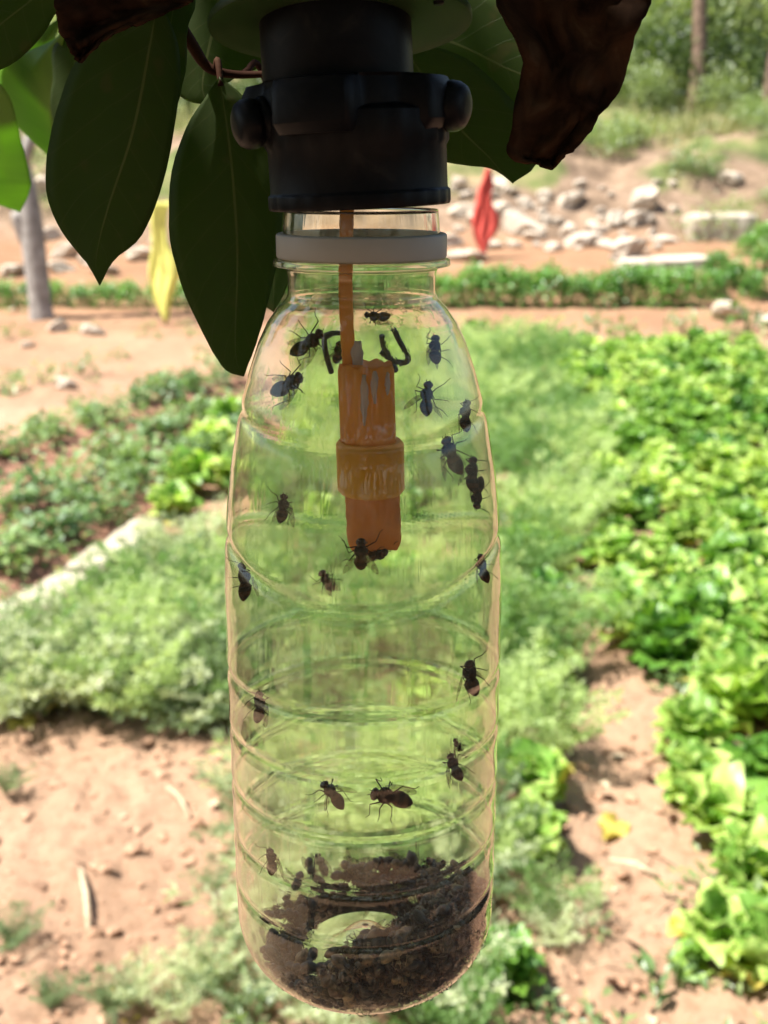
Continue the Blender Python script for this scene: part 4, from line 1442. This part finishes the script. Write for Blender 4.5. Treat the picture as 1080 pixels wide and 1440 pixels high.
# orange lure: thin stem and stepped holder
Yl = YB - .004
stem_pts = [W(488, 286, Yl), W(487, 330, Yl), W(486, 400, Yl), W(488, 460, Yl), W(492, 530, Yl)]
mb = MB()
sp = spline(stem_pts, 24)
rr = .0015
vv, ff = [], []
for i, p in enumerate(sp):
    q = rr * (1 + .04 * math.sin(i * 2.1))
    for a, b in ((-1, -.6), (1, -.6), (1, .6), (-1, .6)):
        vv.append(p + np.array([a * q, b * q, 0]))
for i in range(len(sp) - 1):
    for k in range(4):
        ff.append((i * 4 + k, i * 4 + (k + 1) % 4, (i + 1) * 4 + (k + 1) % 4, (i + 1) * 4 + k))
mb.add(vv, ff)
lst = mb.obj('lure_stem', M_ORANGE, trap, smooth=False)
bv = lst.modifiers.new('soft', 'BEVEL'); bv.width = .0003; bv.segments = 2
mb = MB(); c = W(501, 294, Yl - .001)
mb.tube([c + [0, 0, .004], c + [0, 0, .0002], c + [-.0005, 0, -.0012]], [.0016, .0017, .0011], 12)
mb.obj('stem_peg', M_ORANGE, lst)


def holder(name, px, pyt, pyb, hw, mat, parent, flutes=0, depth=0., jag=0.0, px2=None, seed=0, rim=.0004):
    rg2 = np.random.default_rng(seed)
    top = W(px, pyt, Yl); bot = W(px2 or px, pyb, Yl)
    r = hw / FPX * (Yl / ray(540, (pyt + pyb) / 2)[1])
    n = 60; m = 14
    vv, ff = [], []
    jr = rg2.uniform(-1, .6, n // 5)
    jg = np.interp(np.arange(n), np.arange(0, n + 1, 5), np.append(jr, jr[0]))
    for i in range(m + 1):
        t = i / m
        c = top + (bot - top) * t
        for k in range(n):
            a = 2 * math.pi * k / n
            q = r * (1 - depth * (.5 + .5 * math.cos(flutes * a)) ** 2) if flutes else r
            q *= 1 + .012 * rg2.normal() * (jag > 0)
            if t in (0, 1): q -= rim
            z = c[2] + (jag * jg[k] * (1 if i == m else .5 if i == m - 1 else 0))
            if i == 0 and flutes: z += .00035 * math.cos(flutes * a + 2)
            vv.append((c[0] + q * math.cos(a), c[1] + q * math.sin(a), z))
    for i in range(m):
        for k in range(n):
            ff.append((i * n + k, (i + 1) * n + k, (i + 1) * n + (k + 1) % n, i * n + (k + 1) % n))
    ff.append(tuple(range(n))); ff.append(tuple(m * n + k for k in range(n))[::-1])
    o = mk(name, vv, ff, mat, parent)
    es = o.modifiers.new('split', 'EDGE_SPLIT'); es.split_angle = R(48)
    return o


hd = holder('lure_holder', 515, 512, 640, 40, M_ORANGE, trap, 9, .10, px2=519)
hd['label'] = 'fluted orange upper sleeve of the lure'
holder('holder_collar', 520, 619, 692, 47.5, M_AMBER, trap, px2=522, rim=.0007)['label'] = 'smooth amber collar around the lure'
holder('lure_core', 524, 688, 764, 38.5, M_BROWN, trap, 7, .03, .0011, 527, 5)['label'] = 'rough brown-orange lower core of the lure'
# white bottle glare modelled as thin pale strips on the sleeve and stem
for k, (px, pyt, pyb, w) in enumerate(((503, 478, 528, 9), (513, 520, 590, 6), (527, 515, 560, 5), (545, 518, 550, 4))):
    rg2 = np.random.default_rng(50 + k)
    n = 10; vv = []
    for i in range(n):
        t = i / (n - 1); py = pyt + (pyb - pyt) * t
        ww = w * math.sin(math.pi * (t * .85 + .12)) * rg2.uniform(.7, 1.1)
        ctr = W(517, py, Yl); r = 40.6 / FPX * Yl
        for s in (-1, -.3, .3, 1):
            x = px + rg2.normal() * .8 + s * ww - 517
            xx = x / FPX * Yl
            yy = -math.sqrt(max(r * r - xx * xx, 0)) if pyb > 530 else -.0013 - .0004 * (1 - s * s)
            vv.append((ctr[0] + xx, ctr[1] + yy - .0001 - .00015 * (1 - s * s), ctr[2]))
    ff = [(i * 4 + j, i * 4 + j + 1, (i + 1) * 4 + j + 1, (i + 1) * 4 + j) for i in range(n - 1) for j in range(3)]
    o = mk('glare_streak', vv, ff, M_GLARE, trap)
    so = o.modifiers.new('thick', 'SOLIDIFY'); so.thickness = .0002; so.offset = 0


# ------------------------------------------------------------------ bottle wall as a place to sit on
def wall_hit(px, py, front=True, off=0.0):
    d = ray(px, py); d = d / np.linalg.norm(d)
    o0 = np.array([0, 0, CAM_Z])
    ts = np.linspace(.12, .5, 2600)
    P = o0 + d * ts[:, None]
    zc_ = np.clip(P[:, 2], ZBOT + .003, ZTOP)
    rad = np.hypot(P[:, 0] - XB, P[:, 1] - YB)
    rw = bottle_r(zc_, np.arctan2(P[:, 1] - YB, P[:, 0] - XB)) - .00020 - off
    low = np.clip((ZBOT + CR - zc_), 0, CR)
    rw = np.where(low > 0, RB - CR + np.sqrt(np.maximum(CR * CR - low * low, 0)) - off, rw)
    ins = np.where(rad < rw)[0]
    if len(ins) == 0:
        k = int(np.argmin(rad - rw))
    else:
        k = ins[0] if front else ins[-1]
    p = P[k]
    a = math.atan2(p[1] - YB, p[0] - XB)
    e_ = .001
    sl = float(bottle_r(p[2] + e_, a) - bottle_r(p[2] - e_, a)) / (2 * e_)
    if p[2] < ZBOT + CR: sl = 0.5
    nrm = np.array([-math.cos(a), -math.sin(a), max(-1.5, min(1.5, sl))]); nrm /= np.linalg.norm(nrm)   # points into the bottle
    return p, nrm


# marker strokes on the rear wall
def stroke(pts, label=None, w=.00072, front=False):
    P3 = []
    for px, py in spline(pts, max(6, 5 * len(pts))):
        p, n = wall_hit(px, py, front, .0002)
        P3.append(p)
    mb = MB(); mb.tube(P3, w, 8)
    mb.obj('marker_stroke', M_INK, trap)


stroke([(480, 468), (466, 470), (456, 477), (459, 500), (466, 524)])
stroke([(537, 473), (540, 487), (550, 505), (557, 522)])
stroke([(553, 463), (562, 480), (574, 502), (570, 510), (556, 508), (545, 502), (536, 495)])
stroke([(480, 494), (475, 491), (476, 484), (480, 482)], w=.0006)

# ------------------------------------------------------------------ flies
FL_M = [M_FLYD, M_FLYR, M_FLYE]


def dead_mat():
    """dried flies: each between near black and tan brown"""
    m, nt, out = new_mat('dried_fly')
    oi = N(nt, 'ShaderNodeObjectInfo')
    c = ramp(nt, [(0.0, (0.010, 0.007, 0.006)), (0.5, (0.030, 0.017, 0.012)), (0.78, (0.10, 0.055, 0.028)), (0.9, (0.22, 0.14, 0.07)), (1.0, (0.42, 0.32, 0.19))], oi.outputs['Random'])
    mu = N(nt, 'ShaderNodeMix', data_type='RGBA', blend_type='MULTIPLY'); mu.inputs[0].default_value = 1
    nt.links.new(c, mu.inputs[6]); nt.links.new(ramp(nt, [(.35, (.4, .4, .4)), (.65, (1.4, 1.3, 1.2))], noise(nt, 900, 3)), mu.inputs[7])
    p = N(nt, 'ShaderNodeBsdfPrincipled'); p.inputs['Roughness'].default_value = .38; p.inputs['Specular IOR Level'].default_value = .6
    nt.links.new(mu.outputs[2], p.inputs['Base Color']); nt.links.new(p.outputs[0], out.inputs[0])
    return m


M_DEAD = dead_mat()


def fly_body(seed, curled=False):
    """head, thorax and abdomen as one surface, with six jointed legs and two feelers; head towards +X, feet on z = 0"""
    rg2 = np.random.default_rng(seed)
    mb = MB()
    zc_ = .00165
    k_ = rg2.uniform(.88, 1.0); kl = rg2.uniform(.92, 1.12)
    prof = [(-.0044, .0001, -.0005), (-.0040, .0007, -.0004), (-.0033, .00125, -.0002), (-.0024, .00155, 0), (-.0015, .00145, .0001), (-.0008, .00105, .0001), (-.0005, .00105, .0001), (0, .00140, .0002), (.0006, .00155, .00025),
            (.0012, .00145, .0002), (.0016, .00105, .0001), (.00185, .0007, 0), (.0021, .0009, 0), (.0025, .00112, 0), (.0029, .00098, -.0001), (.0032, .0005, -.0002), (.00335, .0001, -.0003)]
    prof = [(x * (kl if x < 0 else 1), r * k_, dz) for x, r, dz in prof]
    n = 10
    vv, ff, mm = [], [], []
    for x, r, dz in prof:
        for k in range(n):
            a = 2 * math.pi * k / n
            wide = 1.12 if x > .002 else 1.0
            vv.append((x, r * math.cos(a) * wide, zc_ + dz + r * math.sin(a) * .92))
    for i in range(len(prof) - 1):
        xm = (prof[i][0] + prof[i + 1][0]) / 2
        for k in range(n):
            ff.append((i * n + k, i * n + (k + 1) % n, (i + 1) * n + (k + 1) % n, (i + 1) * n + k))
            side = abs(math.cos(2 * math.pi * (k + .5) / n))
            mm.append(2 if (.0021 < xm < .0031 and side > .55) else 1 if (xm < -.0008 and int((xm + .01) / .0007) % 2 == 0) else 0)
    o = len(mb.v)
    mb.add(vv, ff); mb.m[-len(ff):] = mm
    for sg in (-1, 1):
        for j, (x0, xk, xf) in enumerate(((.0012, .0022, .0034), (.0006, .0004, .0006), (.0000, -.0014, -.0034))):
            x0_, xk_, xf_ = x0, xk + rg2.normal() * .0005, xf + rg2.normal() * .0008
            if curled:
                pts = [(x0_, sg * .0008, .001), (xk_ * .8, sg * .0018, -.0002), (xf_ * .4, sg * .0008, -.0014), (xf_ * .3, sg * .0002, -.0018)]
            else:
                yk = .0021 + rg2.random() * .0007; yf = .0029 + rg2.random() * .0012
                pts = [(x0_, sg * .0009, .0011), (xk_, sg * yk, .0019 + rg2.random() * .0006), ((xk_ + xf_) / 2, sg * (yk + yf) / 2 * 1.04, .0008), (xf_, sg * yf, .00012), (xf_ + .0005 * (1 - j), sg * (yf + .0006), .0001)]
            mb.tube(pts, [.00014, .00011, .00008, .000065, .00005][:len(pts)], 5, 0)
        mb.tube([(.0030, sg * .0003, zc_ + .0003), (.0037, sg * .0005, zc_ + .0001)], [.00012, .00006], 4, 0)
    return mb.mesh('fly_body', [M_DEAD, M_DEAD, M_FLYE] if curled else FL_M)


def fly_wing(sg, spread, seed):
    vv, ff = [], []
    n = 9
    L = .0056; Wd = .0019
    for i in range(n):
        t = i / (n - 1)
        w = Wd * math.sin(math.pi * min(1, .10 + .86 * t)) ** .7
        x = .0007 - L * t
        for s in (-1, 0, 1):
            vv.append((x * math.cos(spread), sg * (.0008 + L * t * math.sin(spread)) + s * w * .5, .0030 - .0006 * t + .0001 * s))
    for i in range(n - 1):
        for j in range(2):
            ff.append((i * 3 + j, i * 3 + j + 1, (i + 1) * 3 + j + 1, (i + 1) * 3 + j))
    return mesh_only('fly_wing', vv, ff, [M_WING])


BODY = [fly_body(800 + i) for i in range(10)]
DEAD = [fly_body(820 + i, True) for i in range(3)]
WINGS = [[fly_wing(sg, sp, 0) for sg in (-1, 1)] for sp in (.12, .45, .8)]


def fly(p, nrm, heading, label, i, size=1.0, group='flies clinging inside the bottle', dead=False, flip=False, wings=True):
    """stand a fly on a surface: feet on p, back towards nrm, head along heading"""
    z = Vector(nrm).normalized()
    x = Vector(heading); x = (x - z * x.dot(z)).normalized()
    y = z.cross(x)
    M = Matrix((x, y, z)).transposed().to_4x4()
    o = bpy.data.objects.new('dead_fly' if dead else 'fly', (DEAD if dead else BODY)[i % (3 if dead else 10)])
    COL.objects.link(o)
    o.matrix_world = Matrix.Translation(Vector(p)) @ M @ Matrix.Scale(size, 4)
    if wings:
        for w in WINGS[i % 3]:
            c = bpy.data.objects.new('wing', w); COL.objects.link(c); c.parent = o
    tag(o, label, 'fly', group)
    return o


FLIES = [  # px, py, heading angle in the picture (0 = right, 90 = up), front wall?, size, label
    (530, 440, 180, False, 1.0, 'dark fly on the rear wall just below the bottle neck'),
    (428, 477, 25, True, 1.05, 'fly facing right at the upper left of the bottle shoulder'),
    (474, 491, 90, False, .8, 'fly half hidden behind the orange stem'),
    (619, 486, 70, True, 1.0, 'fly facing up at the upper right of the bottle shoulder'),
    (399, 537, 15, True, 1.0, 'fly facing right below the topmost left fly'),
    (607, 557, 80, True, 1.0, 'fly with spread legs right of the fluted orange sleeve'),
    (664, 583, 95, True, 1.0, 'fly seen edge-on at the right wall above the amber collar level'),
    (643, 636, 130, True, 1.0, 'fly tilted head up-left, right of the amber collar'),
    (674, 664, 80, True, 1.0, 'upper fly of the close pair on the right wall'),
    (680, 697, 250, True, .95, 'lower fly of the close pair on the right wall'),
    (392, 714, 75, True, 1.0, 'lone fly on the left wall level with the lure core'),
    (332, 816, 95, True, 1.05, 'fly seen edge-on at the left edge of the bottle'),
    (457, 813, 125, False, .95, 'small fly lower left of the lure tip'),
    (686, 795, 90, True, .95, 'fly at the right edge level with the lure tip'),
    (672, 952, 125, True, 1.05, 'fly on the first rib at the right side'),
    (356, 994, 75, True, 1.0, 'blurred fly between the ribs at the left side'),
    (645, 1077, 120, True, 1.0, 'fly between the ribs at the right, above the dead heap'),
    (463, 1120, 125, True, .85, 'small fly left of the largest fly between the lower ribs'),
    (549, 1128, 160, True, 1.25, 'largest rusty fly with raised legs between the lower ribs'),
    (375, 1212, 80, True, .9, 'fly at the left above the dead heap'),
    (648, 1046, 150, False, .7, 'faint fly on the rear wall at the right between ribs'),
]
RI = Vector((1, 0, 0)); UPV = Vector((0, SP, CP))
for i, (px, py, ang, fr, s, lab) in enumerate(FLIES):
    p, nrm = wall_hit(px, py, fr, .0001)
    h = RI * math.cos(R(ang)) + UPV * math.sin(R(ang))
    fly(p, nrm, h, lab, i, s * 1.02 * (.86 + .26 * ((i * 7) % 10) / 9))
pt = W(508, 771, Yl - .0095)
fly(pt, (0, -.95, -.3), (0.02, 0, 1), 'big dark fly clinging to the bottom of the lure', 1, 1.15)
fly(W(529, 770, Yl - .004), (.3, -.2, -.9), (.6, -.7, 0.3), 'fly peeping out beside the big fly under the lure', 2, .9)

# dead flies: a heap round the pushed-up base, thick at the front and right
rg4 = np.random.default_rng(99)


def heap_h(a, r):
    """height of the heap above the base at angle a (0 = right, -90 deg = towards the camera)"""
    f_ = .5 + .5 * math.cos(a - R(-50))
    b = .5 + .5 * math.cos(a - R(70))
    h = .0030 + .0205 * f_ ** 1.4 + .003 * b
    if math.cos(a - R(-150)) > .72: h *= .55
    return h * (.55 + .45 * (r / RB))


def wall_at(a, z):
    """inner wall radius and inward normal at angle a and height z, heel included"""
    low = ZBOT + CR - z
    if low > 0:
        c = min(low / CR, .999)
        rw = RB - CR + CR * math.sqrt(1 - c * c)
        n = np.array([-math.cos(a) * math.sqrt(1 - c * c), -math.sin(a) * math.sqrt(1 - c * c), c])
    else:
        rw = RB; n = np.array([-math.cos(a), -math.sin(a), 0.])
    return rw, n


placed = []
tries = 0
while len(placed) < 292 and tries < 60000:
    tries += 1
    a = rg4.uniform(0, 6.283)
    f_ = .5 + .5 * math.cos(a - R(-50))
    if rg4.random() > .16 + .84 * f_ ** 1.3: continue
    onwall = rg4.random() < .6
    if onwall:
        z = ZBOT + .0012 + rg4.random() * heap_h(a, RB)
        rw, wn_ = wall_at(a, z)
        p = np.array([XB + rw * math.cos(a), YB + rw * math.sin(a), z]) + wn_ * .0024
        nrm = wn_ * (1 if rg4.random() < .6 else -1) + rg4.normal(size=3) * .18
        if nrm @ wn_ < 0: p = p + wn_ * .0010
        hd_ = rg4.normal(size=3)
    else:
        r = rg4.uniform(.0165, RB - .0060)
        z = ZBOT + .0030 + heap_h(a, r) * rg4.uniform(.75, 1.05)
        rw, wn_ = wall_at(a, z)
        r = min(r, rw - .0065)
        p = np.array([XB + r * math.cos(a), YB + r * math.sin(a), z])
        nrm = rdir(rg4, -1) * .7 + np.array([0, 0, .8]) * (1 if rg4.random() < .5 else -1)
        hd_ = np.array([-math.sin(a), math.cos(a), 0]) * rg4.normal() + rg4.normal(size=3) * .5
    if any(np.linalg.norm(p - q) < .0024 for q in placed): continue
    placed.append(p)
    zc_ = np.array(Vector(nrm).normalized())
    fly(p - zc_ * .0008, nrm, hd_, 'dead brown fly in the dark heap at the bottom of the bottle', int(rg4.integers(30)), rg4.uniform(.88, 1.15), 'dead flies in the heap', True, wings=(rg4.random() < .6))
for k, (px, py) in enumerate(((450, 1216), (526, 1217), (560, 1276), (440, 1225), (495, 1224), (418, 1245), (600, 1235))):
    p, nrm = wall_hit(px, py, False, .0045)
    fly(p, (rg4.normal() * .4, -.5, .8), rg4.normal(size=3), 'dead fly lying apart on the base behind the heap', k, .9, 'dead flies on the base', True)
# dark crumbled remains that fill the heap
mb = MB()
core_v, core_f = [], []
NA, NR = 72, 10
for i in range(NA):
    a = 2 * math.pi * i / NA; f_ = .5 + .5 * math.cos(a - R(-50))
    for j in range(NR):
        t = j / (NR - 1)
        z = ZBOT + .0018 + max(.0, heap_h(a, RB * (.55 + .4 * t)) - .0060) * (.9 + .2 * rg4.random()) * sstep(.42, .70, f_)
        rw, wn_ = wall_at(a, z)
        r_ = min(.0175, rw - .004) + (rw - .0036 - min(.0175, rw - .004)) * t
        core_v.append((XB + r_ * math.cos(a), YB + r_ * math.sin(a), z))
    for zq in (.75, .5, .25, 0):                     # side of the core, following the wall
        z2 = ZBOT + .0012 + (z - ZBOT - .0012) * zq
        rw, wn_ = wall_at(a, z2)
        q = np.array([XB + rw * math.cos(a), YB + rw * math.sin(a), z2]) + wn_ * (.0036 + .0010 * rg4.random())
        core_v.append(tuple(q))
NQ = NR + 4
for i in range(NA):
    for j in range(NQ - 1):
        i2 = (i + 1) % NA
        core_f.append((i * NQ + j, i * NQ + j + 1, i2 * NQ + j + 1, i2 * NQ + j))
mb.add(core_v, core_f, 0)
for k in range(1900):
    a = rg4.uniform(0, 6.283); f_ = .5 + .5 * math.cos(a - R(-50))
    if rg4.random() > .05 + .95 * f_ ** 2.2: continue
    r = RB * math.sqrt(rg4.uniform(.3, 1.0))
    zt = heap_h(a, r) * (rg4.random() if rg4.random() < .6 else rg4.uniform(.9, 1.08))
    z = ZBOT + .0025 + zt
    low = max(0, ZBOT + CR - z); rw = RB - CR + math.sqrt(max(CR * CR - low * low, 0))
    r = min(r, rw - (.0012 + .0016 * rg4.random()))
    if r < .0175: continue
    q = .0003 + .0011 * rg4.random() ** 1.5
    v_, f__ = lumps[k % 8]
    mb.add(v_ * q * [1, .8, 1.2] + np.array([XB + r * math.cos(a), YB + r * math.sin(a), z]), f__, 0 if rg4.random() < .74 else (1 if rg4.random() < .4 else 2))
o = mb.obj('fly_debris', [M_FLYD, M_FLYR, M_STICK], smooth=False)
tag(o, 'crumbled dark fly remains filling the heap in the bottle', 'fly remains', kind='stuff')
